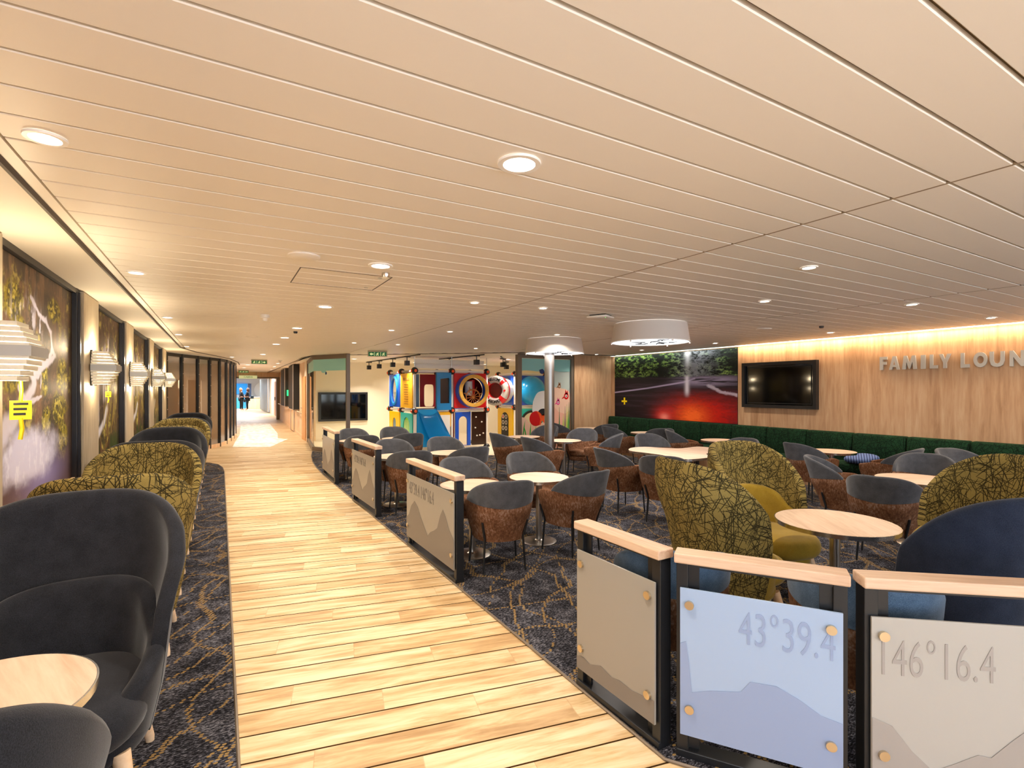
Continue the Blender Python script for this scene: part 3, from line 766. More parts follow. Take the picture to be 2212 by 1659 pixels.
# ------------------------------------------------------------------ tables
def round_table(x, y, r, label, group, top=.70, base=.19):
    o = thing('round_table', label, 'table', (x, y, .008), random.uniform(0, 3), group)
    top -= .008
    obj('tabletop', lathe(N(), [(0,top-.028),(r-.004,top-.028),(r-.004,top),(0,top)], seg=56), M['table_oak'], o, 30)
    obj('edge_band', lathe(N(), [(r-.003,top-.03),(r,top-.03),(r+.002,top-.001),(r-.003,top-.001)], seg=56), M['chrome'], o, 30)
    obj('column', lathe(N(), [(.033,.012),(.033,top-.035),(.09,top-.033),(.09,top-.029),(0,top-.029)], seg=24), M['steel'], o, 30)
    obj('base', lathe(N(), [(0,0),(base,0),(base,.008),(base-.01,.012),(.05,.018),(.036,.03),(0,.03)], seg=40), M['steel'], o, 30)
    return o
TG1 = 'small round tables beside the walkway dividers'; TG2 = 'small round tables near the banquette'
round_table(2.17,4.57,.32,'round table partly behind the third divider','%s'%TG1)
round_table(2.98,4.60,.32,'round table in the open between divider and lounge, steel base in view',TG1)
round_table(2.17,7.05,.32,'round table mostly hidden behind the second divider',TG1)
round_table(2.98,7.03,.32,'round table between the two middle tub chairs below the slide',TG1)
round_table(2.17,9.52,.32,'round table behind the farthest divider',TG1)
round_table(2.98,9.55,.32,'round table hidden between the two farthest tub chairs by the walkway',TG1)
round_table(5.50,7.64,.32,'grey-looking round table just right of the steel column base','middle lounge tables')
round_table(5.25,8.65,.32,'round table beyond the chairs left of the steel column','middle lounge tables')
round_table(8.02,8.12,.32,'small round table at the left part of the banquette',TG2)
round_table(8.02,6.22,.34,'small round table clearly standing against the dark green banquette',TG2)
round_table(7.75,9.72,.32,'small round table near the oak back wall corner',TG2)
round_table(8.10,4.29,.33,'small round table behind the blue cushion at the banquette',TG2)
round_table(6.38,2.50,.38,'round table partly hidden by the right olive wing chair',None)
round_table(3.82,2.00,.385,'large round table ringed by the high-backed chairs','lounge tables for wing chairs')
for i, y in enumerate((2.12, 4.56, 6.75, 8.98, 11.17)):
    round_table(-.62 if i else -.67, y, .30 if i else .32, ['round table nearest us between the two charcoal chairs','round table between the olive pair on the left','round table between the middle charcoal pair on the left','round table between the far olive pair','round table between the farthest charcoal pair'][i], 'round tables along the mural wall')
kp = [(5.69,6.10),(5.92,6.16),(6.08,6.10),(6.20,5.86),(6.38,5.69),(6.81,5.72),(6.88,5.50),(6.67,5.21),(6.33,5.05),(6.18,5.03),(6.01,4.85),(5.84,4.73),(5.49,4.75),(5.42,4.93),(5.50,5.24),(5.49,5.50),(5.46,5.85)]
kt = thing('kidney_table', 'cloud-shaped low-lobed oak table in the middle of the lounge', 'table', (6.05,5.42,.008))
kc = catmull([(x-6.05, y-5.42) for x, y in kp], 6)
obj('tabletop', prism(N(), kc, .662, .692), M['table_oak'], kt)
ko = [(x*1.006, y*1.006) for x, y in kc]; obj('edge_band', ringprism(N(), ko, kc, .660, .691), M['chrome'], kt)
for x, y in ((-.38,.45),(.55,.10),(-.35,-.45),(.05,-.2)):
    obj('leg', tube(N(), [(x*.85,y*.85,.66),(x,y,0)], [.022,.018], 12), M['black'], kt, 50)

# ------------------------------------------------------------------ dividers
FONT = None
def text(name, s, size, M_, m, parent, extrude=.001, offset=0, align='LEFT', sx_=1, spacing=1):
    c = bpy.data.curves.new(name, 'FONT'); c.body = s; c.size = size; c.extrude = extrude; c.offset = offset; c.align_x = align; c.space_character = spacing
    c.resolution_u = 4
    c.materials.append(m)
    o = bpy.data.objects.new(name, c); C.objects.link(o)
    o.matrix_world = M_ @ Matrix.Diagonal((sx_,1,1,1))
    if parent: o.parent = parent; o.matrix_parent_inverse = parent.matrix_world.inverted() if False else Matrix.Identity(4)
    return o
def divider(p0, p1, label, ridge=None, txt=None, tx=.5, group='glass walkway dividers', tz=.60, th=.17, gm='frost', ink='frost_ink'):
    """p0 -> p1 as read left to right from the walkway"""
    p0 = Vector((*p0, 0)); p1 = Vector((*p1, 0)); L = (p1-p0).length; d = (p1-p0)/L
    o = thing('glass_divider', label, 'divider', p0, math.atan2(d.y, d.x), group)
    # local x along the panel, local -y toward the walkway
    H = .87
    for a, b_ in ((0,.05),(L-.05,L)):
        obj('post', box(N(), a, -.025, .03, b_, .045, H, .003), M['black'], o)
        obj('flat_bar', box(N(), (a+.05 if a == 0 else a-.045), -.004, .03, (a+.095 if a == 0 else a), .006, H, .0), M['black'], o)
    obj('foot_rail', box(N(), 0, -.035, 0.008, L, .05, .04, .003), M['black'], o)
    obj('top_rail', box(N(), 0, -.02, H-.012, L, .04, H+.002), M['black'], o)
    obj('handrail', box(N(), -.008, -.045, H+.002, L+.008, .055, H+.047, .006), M['rail_wood'], o)
    g0, g1, z0, z1 = .018, L-.018, .115, .765
    obj('glass_panel', box(N(), g0, -.042, z0, g1, -.032, z1, .001), M[gm], o)
    for x, z in ((g0+.04,z1-.07),(g1-.04,z1-.07),(g0+.04,z0+.12),(g1-.04,z0+.12)):
        obj('stud', cyl(N(), (x,-.030,z), (x,-.055,z), .019, .019, 24), M['brass'], o, 40)
    Mf = frame_M((0,-.0435,0), (1,0,0), (0,-1,0))
    if ridge:
        W = g1-g0; pts = [(g0+.001+u*(W-.002), z0+.001+v_*(z1-z0)) for u, v_ in ridge]
        b = N(); prismM(b, [(g0+.001, z0+.001)]+pts+[(g1-.001, z0+.001)], .0008, Mf); obj('etched_mountains', b, M[ink], o)
    if txt:
        for s, x in txt:
            text('etched_numbers', s, th, frame_M((x, -.0435, tz), (1,0,0), (0,-1,0)) , M[ink], o, .0006, -.001, 'LEFT', .56, 1.02)
    return o
R_a = [(0,.30),(.06,.36),(.12,.52),(.2,.62),(.28,.55),(.34,.44),(.42,.33),(.5,.22),(.56,.30),(.64,.36),(.7,.42),(.76,.62),(.81,.72),(.86,.64),(.92,.50),(1,.40)]
divider((1.76,10.38),(1.74,9.10),'glass divider farthest along the walkway, nearest the playroom', R_a)
divider((1.72,7.66),(1.75,6.48),'glass divider second from the playroom, with faint numbers', R_a, [('43\u00b039.4 146\u00b016.4',.16)], th=.15)
divider((1.74,5.19),(1.75,3.94),'glass divider standing free before two tub chairs, third from the playroom', R_a, [('43\u00b039.4 146\u00b016.4',.10)], th=.17, tz=.58)
divider((1.75,2.27),(1.76,1.665),'short left end panel of the near angled divider', [(0,.10),(.1,.12),(.2,.10),(.35,.15),(.5,.12),(.6,.14),(.75,.13),(1,.17)], group='near angled divider panels')
divider((1.80,1.625),(2.17,1.09),'bluish numbered glass panel with broad mountain, near divider', [(0,.62),(.04,.64),(.06,.5),(.08,.30),(.2,.34),(.4,.38),(.46,.46),(.62,.47),(.75,.42),(.88,.35),(1,.33)], [('43\u00b039.4',.255)], group='near angled divider panels', th=.20, tz=.57, gm='frost_blue', ink='ink_blue')
divider((2.205,1.055),(2.775,.59),'right panel of the near divider with steep peak and 146 number', [(0,.40),(.1,.36),(.2,.22),(.3,.12),(.4,.17),(.52,.24),(.58,.23),(.68,.34),(.8,.46),(.88,.58),(.93,.62),(1,.60)], [('146\u00b016.4',.03)], group='near angled divider panels', th=.20, tz=.545, gm='frost_pale', ink='ink_pale')

# ------------------------------------------------------------------ banquette
bq = thing('banquette', 'long dark green patterned banquette under the mural and oak wall', 'bench', (9.28,0,0.008))
y = 10.62; ys = []
while y > -2.6: ys.append(y); y -= .765
for a in ys:
    b = N(); box(b, -.17, a-.762, .40, -.01, a-.003, .905, .03)
    for v in b.verts:
        if v.co.z < .6: v.co.x -= .05
    obj('backrest_panel', b, M['green_print'], bq, 50)
for a in ys:
    obj('seat_cushion', box(N(), -.64, a-.762, .30, -.20, a-.003, .45, .03), M['green_print'], bq, 50)
obj('plinth', box(N(), -.58, ys[-1]-.765, 0, -.01, 10.6, .30), M['wall_oak'], bq)
cu = obj('cushion', cushion(N(), .22, .2, 3, 0, .08, 0, .03, .03), mat('blue_cushion_fabric', '#3d4f7c', .9), None, 50)
t = NT(cu.data.materials[0]); wv = t.n('ShaderNodeTexWave', wave_type='BANDS'); wv.inputs['Scale'].default_value = 9; wv.inputs['Distortion'].default_value = 0
t.l(t.coord(rot=(0,0,.8)), wv.inputs[0]); t.base(t.ramp(wv.outputs['Fac'], [(.4,'#2c3b66'),(.6,'#6277ab')]))
cu.location = (7.98,3.98,.66); cu.rotation_euler = (.25,-.3,.4)
tag(cu, 'blue striped cushion lying between two tub chairs near the banquette', 'cushion')
cu.location = (8.84,4.22,.50); cu.rotation_euler = (.0,-.12,-.3)

# ------------------------------------------------------------------ wall screen and lettering
def wall_screen(y0, y1, z0, z1, X, label):
    o = thing('wall_screen', label, 'screen')
    b = N(); P_ = [(y0,z0),(y1,z0),(y1,z1),(y0,z1)]; Q_ = [(y0-.06,z0+.06),(y1+.06,z0+.06),(y1+.06,z1-.06),(y0-.06,z1-.06)]
    ringprism(b, P_, Q_, 0, .09, frame_M((X,0,0),(0,1,0),(-1,0,0)) @ Matrix.Scale(1,4)); obj('frame', b, M['black'], o)
    obj('display', box(N(), X-.045, y1+.05, z0+.05, X-.02, y0-.05, z1-.05), M['screen'], o)
    obj('bezel', ringprism(N(), [(y0-.1,z0+.085),(y1+.1,z0+.085),(y1+.1,z1-.085),(y0-.1,z1-.085)], [(y0-.115,z0+.1),(y1+.115,z0+.1),(y1+.115,z1-.1),(y0-.115,z1-.1)], .045, .052, frame_M((X,0,0),(0,1,0),(-1,0,0))), M['black_matt'], o)
    return o
_o = wall_screen(6.63, 5.14, 1.28, 2.17, 9.3, 'black framed television on the oak wall left of the lettering')
# frame_M((0,1,0),(-1,0,0)) puts local y down: fix by flipping z
for ch in _o.children:
    if ch.name.startswith(('frame','bezel')):
        for v in ch.data.vertices:
            if v.co.z < 0: v.co.z = -v.co.z
lt = thing('wall_lettering', 'raised grey letters reading FAMILY LOUNGE on the oak wall', 'lettering', (9.295, 4.17, 1.955))
LETTERS = [('F', 0.008, 0.114), ('A', 0.14, 0.287), ('M', 0.321, 0.513), ('I', 0.564, 0.623), ('L', 0.677, 0.775), ('Y', 0.791, 0.933), ('L', 1.045, 1.145), ('O', 1.189, 1.34), ('U', 1.364, 1.519), ('N', 1.57, 1.719), ('G', 1.769, 1.929), ('E', 1.979, 2.089)]
mlet = mat('letter_metal', '#b3afa8', .5)
OUT = {'F':[(0,0),(0,1),(1,1),(1,.78),(.42,.78),(.42,.61),(.9,.61),(.9,.40),(.42,.40),(.42,0)],
 'A':[(0,0),(.34,1),(.66,1),(1,0),(.72,0),(.66,.2),(.34,.2),(.28,0)], 'M':[(0,0),(.1,1),(.32,1),(.5,.48),(.68,1),(.9,1),(1,0),(.76,0),(.71,.55),(.55,.05),(.45,.05),(.29,.55),(.24,0)],
 'I':[(0,0),(0,1),(1,1),(1,0)], 'L':[(0,0),(0,1),(.42,1),(.42,.23),(1,.23),(1,0)], 'Y':[(.35,0),(.35,.4),(0,1),(.31,1),(.5,.63),(.69,1),(1,1),(.65,.4),(.65,0)],
 'U':[(0,.4),(0,1),(.27,1),(.27,.42),(.33,.27),(.5,.2),(.67,.27),(.73,.42),(.73,1),(1,1),(1,.4),(.9,.13),(.72,.02),(.5,-.01),(.28,.02),(.1,.13)],
 'N':[(0,0),(0,1),(.24,1),(.74,.42),(.74,1),(1,1),(1,0),(.76,0),(.26,.58),(.26,0)], 'E':[(0,0),(0,1),(1,1),(1,.79),(.42,.79),(.42,.61),(.95,.61),(.95,.40),(.42,.40),(.42,.21),(1,.21),(1,0)]}
for ch, u0, u1 in LETTERS:
    if ch not in OUT: continue
    lo = obj('raised_letter', prism(N(), [(u0+x*(u1-u0), z*.212) for x, z in OUT[ch]], -.012, .012), mlet, lt); lo.matrix_local = frame_M((-.012,0,0), (0,-1,0), (-1,0,0))
    if ch == 'A': obj('letter_hole', prism(N(), [(u0+x*(u1-u0), z*.212) for x, z in [(.42,.36),(.5,.64),(.58,.36)]], .0121, .0125), M['wall_oak'], lo)
for ch, u0, u1 in LETTERS:      # the round ones, each raised letter stretched to its own width on the wall
    if ch in OUT: continue
    c = bpy.data.curves.new('raised_letter', 'FONT'); c.body = ch; c.size = .3; c.extrude = .012; c.offset = {'I': .016, 'M': .004, 'N': .006, 'A': .007}.get(ch, .016); c.resolution_u = 5
    lo = bpy.data.objects.new('raised_letter', c); C.objects.link(lo); bpy.context.view_layer.update()
    me = bpy.data.meshes.new_from_object(lo.evaluated_get(bpy.context.evaluated_depsgraph_get())); bpy.data.objects.remove(lo)
    xs = [v.co.x for v in me.vertices]; ys = [v.co.y for v in me.vertices]
    for v in me.vertices:
        v.co.x = u0+(v.co.x-min(xs))/(max(xs)-min(xs))*(u1-u0); v.co.y = (v.co.y-min(ys))/(max(ys)-min(ys))*.212
    me.materials.clear(); me.materials.append(mlet)
    lo = bpy.data.objects.new('raised_letter', me); C.objects.link(lo); lo.parent = lt; lo.matrix_local = frame_M((-.012,0,0), (0,-1,0), (-1,0,0))

# ------------------------------------------------------------------ ceiling fittings
def make_down(r, warm=True, name='downlight'):
    o = thing(name, 'x', 'ceiling light')
    obj('trim_ring', lathe(N(), [(r*.72,0),(r*.74,-.008),(r*.98,-.008),(r,-.003),(r,.0)], seg=32), M['trim_white'], o, 40)
    obj('diffuser', lathe(N(), [(0,-.004),(r*.73,-.004),(r*.73,0)], seg=32), M['lamp_on'] if warm else M['lamp_cool'], o)
    light('AREA', (0,0,-.02), K_DOWN*(1.25 if r > .07 else .75), WARM if warm else COOL, r*1.3, (0,0,0), o, 140)
    return o
ORD = ['first','second','third','fourth','fifth','sixth','seventh','eighth','ninth','tenth','eleventh','twelfth']
proto = {}
def downs(pts, r, what, warm=True, seq=True):
    for i, (x, y) in enumerate(pts):
        k = (r, warm)
        if k in proto: o = copy_tree(proto[k])
        else: o = proto[k] = make_down(r, warm)
        o.location = (x, y, CZ-.0005); o['group'] = 'recessed downlights '+what
        o['label'] = '%s recessed downlight from the camera %s' % (ORD[i], what)
downs([(1.01,1.70),(.99,3.60),(.97,5.69),(.96,7.88),(.96,9.47),(.95,10.92),(.94,14.29),(.9,18.35),(.88,20.9),(.85,23.7)], .085, 'in the row over the walkway')
downs([(-.53,2.35),(-.55,4.73),(-.56,7.50),(-.58,9.76),(-.60,12.44)], .062, 'in the row over the left chairs')
downs([(2.24,4.66),(2.22,7.48),(2.21,9.86)], .052, 'over the divider tables, inner row')
downs([(3.04,4.61),(3.05,7.21),(3.05,9.83)], .052, 'over the divider tables, outer row')
downs([(3.69,2.11),(4.72,3.14),(4.72,6.75),(4.79,9.9)], .058, 'over the middle of the lounge')
downs([(6.23,2.50)], .062, 'over the right olive chair')
downs([(8.24,2.48),(8.24,4.38),(8.24,6.50),(8.26,8.48),(8.28,10.1)], .058, 'in the row over the green banquette')
downs([(1.63,17.3),(1.72,19.2),(1.85,22.1),(2.0,25.3)], .075, 'along the right side of the corridor')
downs([(.28,15.96)], .07, 'above the black-framed glass screen')
downs([(3.4,15.2),(7.4,13.1),(5.6,16.2),(8.2,16.2),(10.6,14.6),(10.5,12.2)], .08, 'added to brighten the playroom')  # extra downlights added to raise the light level in the playroom
downs([(1.0,-1.2),(3.7,-1),(6.2,-.6),(8.24,.2),(.95,-3),(4.7,-3)], .07, 'behind the near divider')

def disc_fit(name, x, y, r, h, m, label, cat, dome=False):
    prof = [(0,-h),(r*.8,-h),(r,-h*.5),(r,0)] if not dome else [(0,-h),(r*.35,-h),(r*.5,-h*.75),(r*.5,-h*.55),(r*.95,-h*.5),(r,-h*.2),(r,0)]
    o = obj(name, lathe(N(), prof, seg=32), m, None, 40); o.location = (x, y, CZ); return tag(o, label, cat)
disc_fit('ceiling_speaker', .48, 3.59, .10, .018, M['ceiling'], 'round cream loudspeaker grille in the ceiling over the walkway', 'speaker')
disc_fit('smoke_detector', .46, 6.69, .055, .075, M['white'], 'white smoke detector hanging under the walkway ceiling', 'smoke detector', True)
disc_fit('smoke_detector', 1.6, 17.0, .055, .075, M['white'], 'tiny smoke detector far down the corridor ceiling', 'smoke detector', True)
disc_fit('ceiling_sensor', 1.09, 3.82, .03, .035, M['chrome'], 'small chrome sensor just behind the second walkway downlight', 'sensor')
disc_fit('ceiling_speaker', 6.9, 4.6, .10, .014, M['ceiling'], 'flat round speaker grille near the television wall ceiling', 'speaker')
disc_fit('ceiling_speaker', .47, 9.6, .10, .014, M['ceiling'], 'flat round speaker grille farther along the walkway ceiling', 'speaker')
disc_fit('ceiling_sensor', 1.0, 8.4, .03, .03, M['black'], 'small dark sprinkler point by the fourth walkway downlight', 'sensor')
disc_fit('ceiling_sensor', 5.35, 5.2, .03, .02, M['seam'], 'small dark sprinkler point beside the near drum lamp', 'sensor')
disc_fit('ceiling_sensor', 7.3, 4.0, .03, .03, M['seam'], 'small dark sprinkler point above the lettering end', 'sensor')
hp = thing('access_hatch', 'flush access hatch in the planked ceiling with two small locks', 'hatch')
obj('hatch_gap', ringprism(N(), [(.5,3.94),(1.18,3.94),(1.18,4.55),(.5,4.55)], [(.508,3.948),(1.172,3.948),(1.172,4.542),(.508,4.542)], CZ-.002, CZ+.001), M['seam'], hp)
for x, y in ((1.10,4.02),(1.10,4.46)): obj('lock', lathe(N(), [(0,-.004),(.016,-.004),(.018,0)], (x,y,CZ), 20), M['steel'], hp)
ap = thing('wireless_access_point', 'white squarish access point under the ceiling left of the drum lamps', 'access point', (3.94,4.73,CZ), .5)
obj('housing', box(N(), -.13,-.13,-.04,.13,.13,-.012,.018), M['white'], ap, 50); obj('mounting_plate', box(N(), -.1,-.1,-.014,.1,.1,0), M['black_matt'], ap)
obj('status_light', lathe(N(), [(0,-.043),(.004,-.043),(.004,-.038)], (-.07,-.09,0), 10), mat('status_green','#30ff40',.5,emis=2), ap)

def exit_sign(x, y, rz, label, flip, sc_=1.0, z=CZ):
    o = thing('exit_sign', label, 'exit sign', (x, y, z-.13), rz)
    obj('body', box(N(), -.22,-.03,0,.22,.03,.128,.004), M['sign_body'], o)
    obj('face', box(N(), -.20,-.034,.006,.20,-.03,.10), M['exit_green'], o)
    s = -1 if flip else 1
    # arrow, running figure, stairs figure as flat panels
    b = N(); Mf = frame_M((0,-.0345,.053),(1,0,0),(0,-1,0))
    ax = -.135*s
    prismM(b, [(ax+s*q[0], q[1]) for q in [(-.04,0),(0,.034),(0,.012),(.045,.012),(.045,-.012),(0,-.012),(0,-.034)]], .0015, Mf); obj('arrow', b, M['sign_glow'], o)
    for cx in (0, .135):
        cx *= s
        b = N(); prismM(b, circ(cx+.012, .030, .0085, n=12), .0015, Mf); prismM(b, [(cx-.012,.02),(cx+.012,.02),(cx+.03,.008),(cx+.026,.002),(cx+.01,.008),(cx+.016,-.012),(cx+.03,-.032),(cx+.02,-.036),(cx+.004,-.016),(cx-.02,-.022),(cx-.034,-.014),(cx-.036,-.022),(cx-.02,-.032),(cx-.004,-.024),(cx-.002,0),(cx-.016,.006),(cx-.026,-.006),(cx-.032,0)], .0015, Mf); obj('running_figure', b, M['sign_glow'], o)
    b = N()
    for cx in (-.068, .068): box(b, cx-.004,-.0355,.008,cx+.004,-.034,.098)
    obj('divider_bar', b, M['sign_glow'], o)
    return o
exit_sign(3.16, 11.75, -.26, 'green exit sign with left arrow at the playroom front', False)
exit_sign(1.02, 17.07, -.05, 'green exit sign with right arrow over the walkway', True)
exit_sign(.95, 27.0, 0, 'small far exit sign before the corridor end beam', True)
cs = thing('hanging_sign', 'long pale sign reading CABINS under the corridor end beam', 'sign', (1.25,29.6,2.18))
obj('board', box(N(), -.42,-.02,0,.42,.02,.16,.004), M['sign_glow'], cs)
for sx_ in (-.38,.38): obj('hanger', tube(N(), [(sx_,0,.18),(sx_,0,.35)], .006, 6), M['steel'], cs)
tx = text('words', 'DECK 10 CABINS', .12, frame_M((-.5,-.023,.045),(1,0,0),(0,-1,0)), M['exit_green'], cs, .001); tx.data.body = 'CABINS'; tx.matrix_local = frame_M((-.2,-.023,.045),(1,0,0),(0,-1,0))

# drum lamps
def make_drum():
    o = thing('drum_lamp', 'x', 'ceiling lamp')
    prof = [(.48,0),(.52,-.245),(.512,-.245),(.472,-.002)]
    obj('shade', lathe(N(), prof, seg=64), mat('drum_fabric','#d8cfc6',.8), o, 40)
    obj('rim_ring', lathe(N(), [(.506,-.238),(.522,-.238),(.524,-.25),(.506,-.25),(.506,-.238)], seg=64), M['trim_white'], o, 40)
    obj('diffuser', lathe(N(), [(0,-.238),(.507,-.238)], seg=64), mat('drum_glow', (.93,.95,1,1), .5, emis=1.5), o)
    b = N(); rg = random.Random(3)
    for k in range(16):
        a = rg.uniform(0,6.28); r0 = rg.uniform(.02,.3); p = Vector((r0*math.cos(a), r0*math.sin(a), -.244)); pts = [p]
        for j in range(3):
            a += rg.uniform(-.7,.7); p = p+Vector((.05*math.cos(a), .05*math.sin(a), 0)); pts.append(p)
        tube(b, pts, [.007,.006,.004,.002], 6)
    obj('branch_pattern', b, M['black'], o)['kind'] = 'stuff'
    for k in range(6):
        a = k*PI/3+.3; obj('clip', box(N(), .515*math.cos(a)-.008,.515*math.sin(a)-.008,-.27,.515*math.cos(a)+.008,.515*math.sin(a)+.008,-.247), M['trim_white'], o)
    light('AREA', (0,0,-.28), 32, (1,.9,.82), .9, (0,0,0), o, 160)
    return o
d1 = make_drum(); d1.location = (5.06,5.04,CZ-.003); d1['label'] = 'larger-looking white drum lamp on the ceiling before the river mural'; d1['group'] = 'white drum lamps'
d2 = copy_tree(d1); d2.location = (5.14,7.43,CZ-.003); d2['label'] = 'white drum lamp round the top of the steel column'
cn = obj('wall_column', lathe(N(), [(.087,0),(.087,2.53)], (5.06,7.47,0), 40), mat('column_steel','#8f8c89',.36,metal=1), None, 40); cn.name = 'trim_column'; cn['kind'] = 'structure'

# ------------------------------------------------------------------ wall lamps
def make_sconce():
    o = thing('wall_lamp', 'x', 'wall lamp')
    obj('back_plate', box(N(), 0,-.09,-.17,.02,.09,.17,.004), M['black'], o)
    n = 11; 
    ivory = M['louvre']
    for k in range(n):
        q = (k-(n-1)/2)/((n-1)/2)
        hy = .155-.06*abs(q)**1.2; px = .205-.07*abs(q)**1.2; z = q*.145
        hh = .0115 if k != n//2 else .027
        b = N(); ringprism(b, [(.012,-hy),(px,-hy),(px,hy),(.012,hy)], [(.018,-hy+.006),(px-.006,-hy+.006),(px-.006,hy-.006),(.018,hy-.006)], z-hh, z+hh)
        obj('louvre', b, ivory if k != n//2 else M['louvre_mid'], o)
    obj('bulb', lathe(N(), [(0,-.10),(.025,-.09),(.03,0),(.025,.09),(0,.10)], (.09,0,0), 20), mat('bulb_glow',(1,.86,.62,1),.5,emis=3), o, 60)
    light('POINT', (.09,0,.185), 9, (1,.80,.52), .03, parent=o); light('POINT', (.09,0,-.185), 3.5, (1,.80,.52), .03, parent=o)
    return o
M['louvre'] = mat('louvre_enamel', '#e9e4d6', .5); M['louvre_mid'] = mat('louvre_silver', '#b6b8b8', .4)
sc0 = make_sconce()
for i, y in enumerate((3.70,6.20,8.58,11.1,13.5)):
    s = sc0 if i == 0 else copy_tree(sc0)
    s.location = (-1.06, y, 1.85); s['group'] = 'louvred wall lamps on the oak pillars'
    s['label'] = ['louvred wall lamp nearest us, cut by the picture edge','louvred wall lamp between the first and second waterfall murals','louvred wall lamp third from us','louvred wall lamp fourth from us','farthest louvred wall lamp by the glass screen'][i]
def tag_label(x, y, z, s, label):
    o = thing('warning_tag', label, 'tag', (x,y,z), .4)
    # local x along +Y world... built flat and slightly thick
    obj('card', box(N(), -.045*s,-.003,-.06*s,.045*s,.003,.045*s,.001), M['tag_yellow'], o)
    b = N(); tube(b, [(0,0,.16*s),(.004,.004,.1*s),(0,0,.04*s)], .008*s, 6); tube(b, [(0,0,-.05*s),(.006,.003,-.11*s),(-.002,0,-.17*s)], .010*s, 6); obj('tape_strip', b, M['tag_yellow'], o)
    b = N()
    for k in range(3): box(b, -.03*s, -.0045, (-.035+.028*k)*s, (.02+.005*k)*s, -.003, (-.022+.028*k)*s)
    obj('printed_lines', b, M['black_matt'], o)
tag_label(-.955, 3.78, 1.54, 1.0, 'yellow tag hanging from the nearest wall lamp')
tag_label(-.95, 6.27, 1.60, .5, 'small yellow tag hanging from the second wall lamp')
ct = obj('tape_cross', box(N(), 9.278,10.14,1.235,9.284,10.19,1.42), M['tag_yellow']); 
b = bmesh.new(); b.from_mesh(ct.data); box(b, 9.276,10.07,1.30,9.283,10.27,1.345); b.to_mesh(ct.data); b.free()
tag(ct, 'yellow tape cross stuck on the red river mural', 'tape')

# ------------------------------------------------------------------ black-framed glass screen on the left
path = [(-1.12,14.5),(-.84,15.1),(-.52,15.75),(-.26,16.3),(-.02,16.75),(.15,17.4),(.27,18.3),(.37,19.15),(.47,20.0)]
b0 = thing('glass_screen', 'curved screen of smoked glass panels in black riveted frames', 'screen wall')
for i, (p, q) in enumerate(zip(path, path[1:])):
    p = Vector((*p,0)); q = Vector((*q,0)); d = (q-p).normalized(); n_ = Vector((d.y,-d.x,0)); Ln = (q-p).length
    Mx = frame_M(p, d, (0,0,1))
    b = N(); box(b, .03, -.004, .10, Ln-.03, .004, 2.44)
    for v in b.verts: v.co = Mx @ v.co
    obj('pane', b, M['smoked'], b0)
    b = N(); box(b, -.028,-.04,0,.028,.04,2.52,.004); box(b, 0,-.02,2.44,Ln,.02,2.52); 
    for v in b.verts: v.co = Mx @ v.co
    fr = obj('frame_post', b, M['black'], b0)
    b = N(); box(b, 0,-.03,0,Ln,.03,.10)
    for v in b.verts: v.co = Mx @ v.co
    obj('kick_rail', b, M['corridor_oak'], b0)
    b = N()
    for z in range(1, 9):
        lathe(b, [(0,-.006),(.012,-.004),(.012,0)], (0,0,0), 8, Mx @ Matrix.Translation((0,-.04,z*.29)) @ Matrix.Rotation(PI/2,4,'X') @ Matrix.Rotation(PI,4,'X'))
    obj('rivets', b, M['steel'], fr)
obj('frame_post', box(N(), .43,20.0,0,.49,20.08,2.52), M['black'], b0)
# warm lit objects behind the screen
wallbox('wall_screen_room', -1.98, 15.2, 0, -1.9, 20.7, 2.5, m='white')
light('AREA', (-1.0,17.6,2.4), 60, WARM, .5, (0,0,0))
for i, (x, y) in enumerate(((-1.3,16.2),(-.9,17.6),(-.6,19.0))):
    o = thing('display_shelf', 'pale shelf unit dimly seen behind the smoked glass, %s one' % ['near','middle','far'][i], 'shelf', (x,y,0), -.9)
    obj('side_panel', box(N(), -.35,-.15,0,-.32,.15,1.9), M['white'], o); obj('side_panel', box(N(), .32,-.15,0,.35,.15,1.9), M['white'], o)
    for z in (.3,.75,1.2,1.65): obj('shelf', box(N(), -.32,-.15,z,.32,.15,z+.03), M['white'], o)

# ------------------------------------------------------------------ corridor
def wp(y, off=0): return 2.35+(y-16.9)*(.43/13.1)+off
for i, (y0, y1, lab) in enumerate(((19.3,20.7,'near tall black display case projecting from the corridor wall'),(23.2,24.8,'far tall black display case projecting from the corridor wall'))):
    o = thing('display_case', lab, 'display case', (wp(y0),y0,0), 0, 'black display cases on the corridor wall')
    obj('case', box(N(), -.20,0,.92,-.0,y1-y0,2.5,.006), M['black_matt'], o); obj('glass_front', box(N(), -.215,.05,.98,-.2,y1-y0-.05,2.44), M['black_matt'], o)
    obj('edge_strip', box(N(), -.225,.0,.92,-.20,.03,2.5), M['steel'], o)
el = obj('exit_light', box(N(), wp(23.0)-.14,22.9,1.36,wp(23.0)-.01,23.05,1.60), mat('green_glow','#16d070',.5,emis=1.5)); tag(el, 'small green glowing sign beside the far display case', 'sign')
hr_ = thing('handrail', 'beech handrail on brackets along the corridor wall', 'handrail')
obj('rail', tube(N(), [(wp(18.4,-.08),18.4,.86),(wp(29.8,-.08),29.8,.86)], .022, 10), M['lightwood'], hr_, 60)
for k in range(12):
    y = 18.6+k; obj('bracket', tube(N(), [(wp(y,0),y,.80),(wp(y,-.08),y,.84)], .010, 8), M['steel'], hr_)
d_ = struct('door_1', box(N(), wp(17.3)-.03,17.2,0,wp(17.3)+.02,18.0,2.05,.004), oak('door_oak','#c98a4c','#d89c5e','#e2ab70','z')); 
obj('door_handle', tube(N(), [(wp(17.3)-.03,17.9,1.02),(wp(17.3)-.08,17.9,1.02),(wp(17.3)-.08,17.78,1.02)], .009, 8), M['steel'], d_)
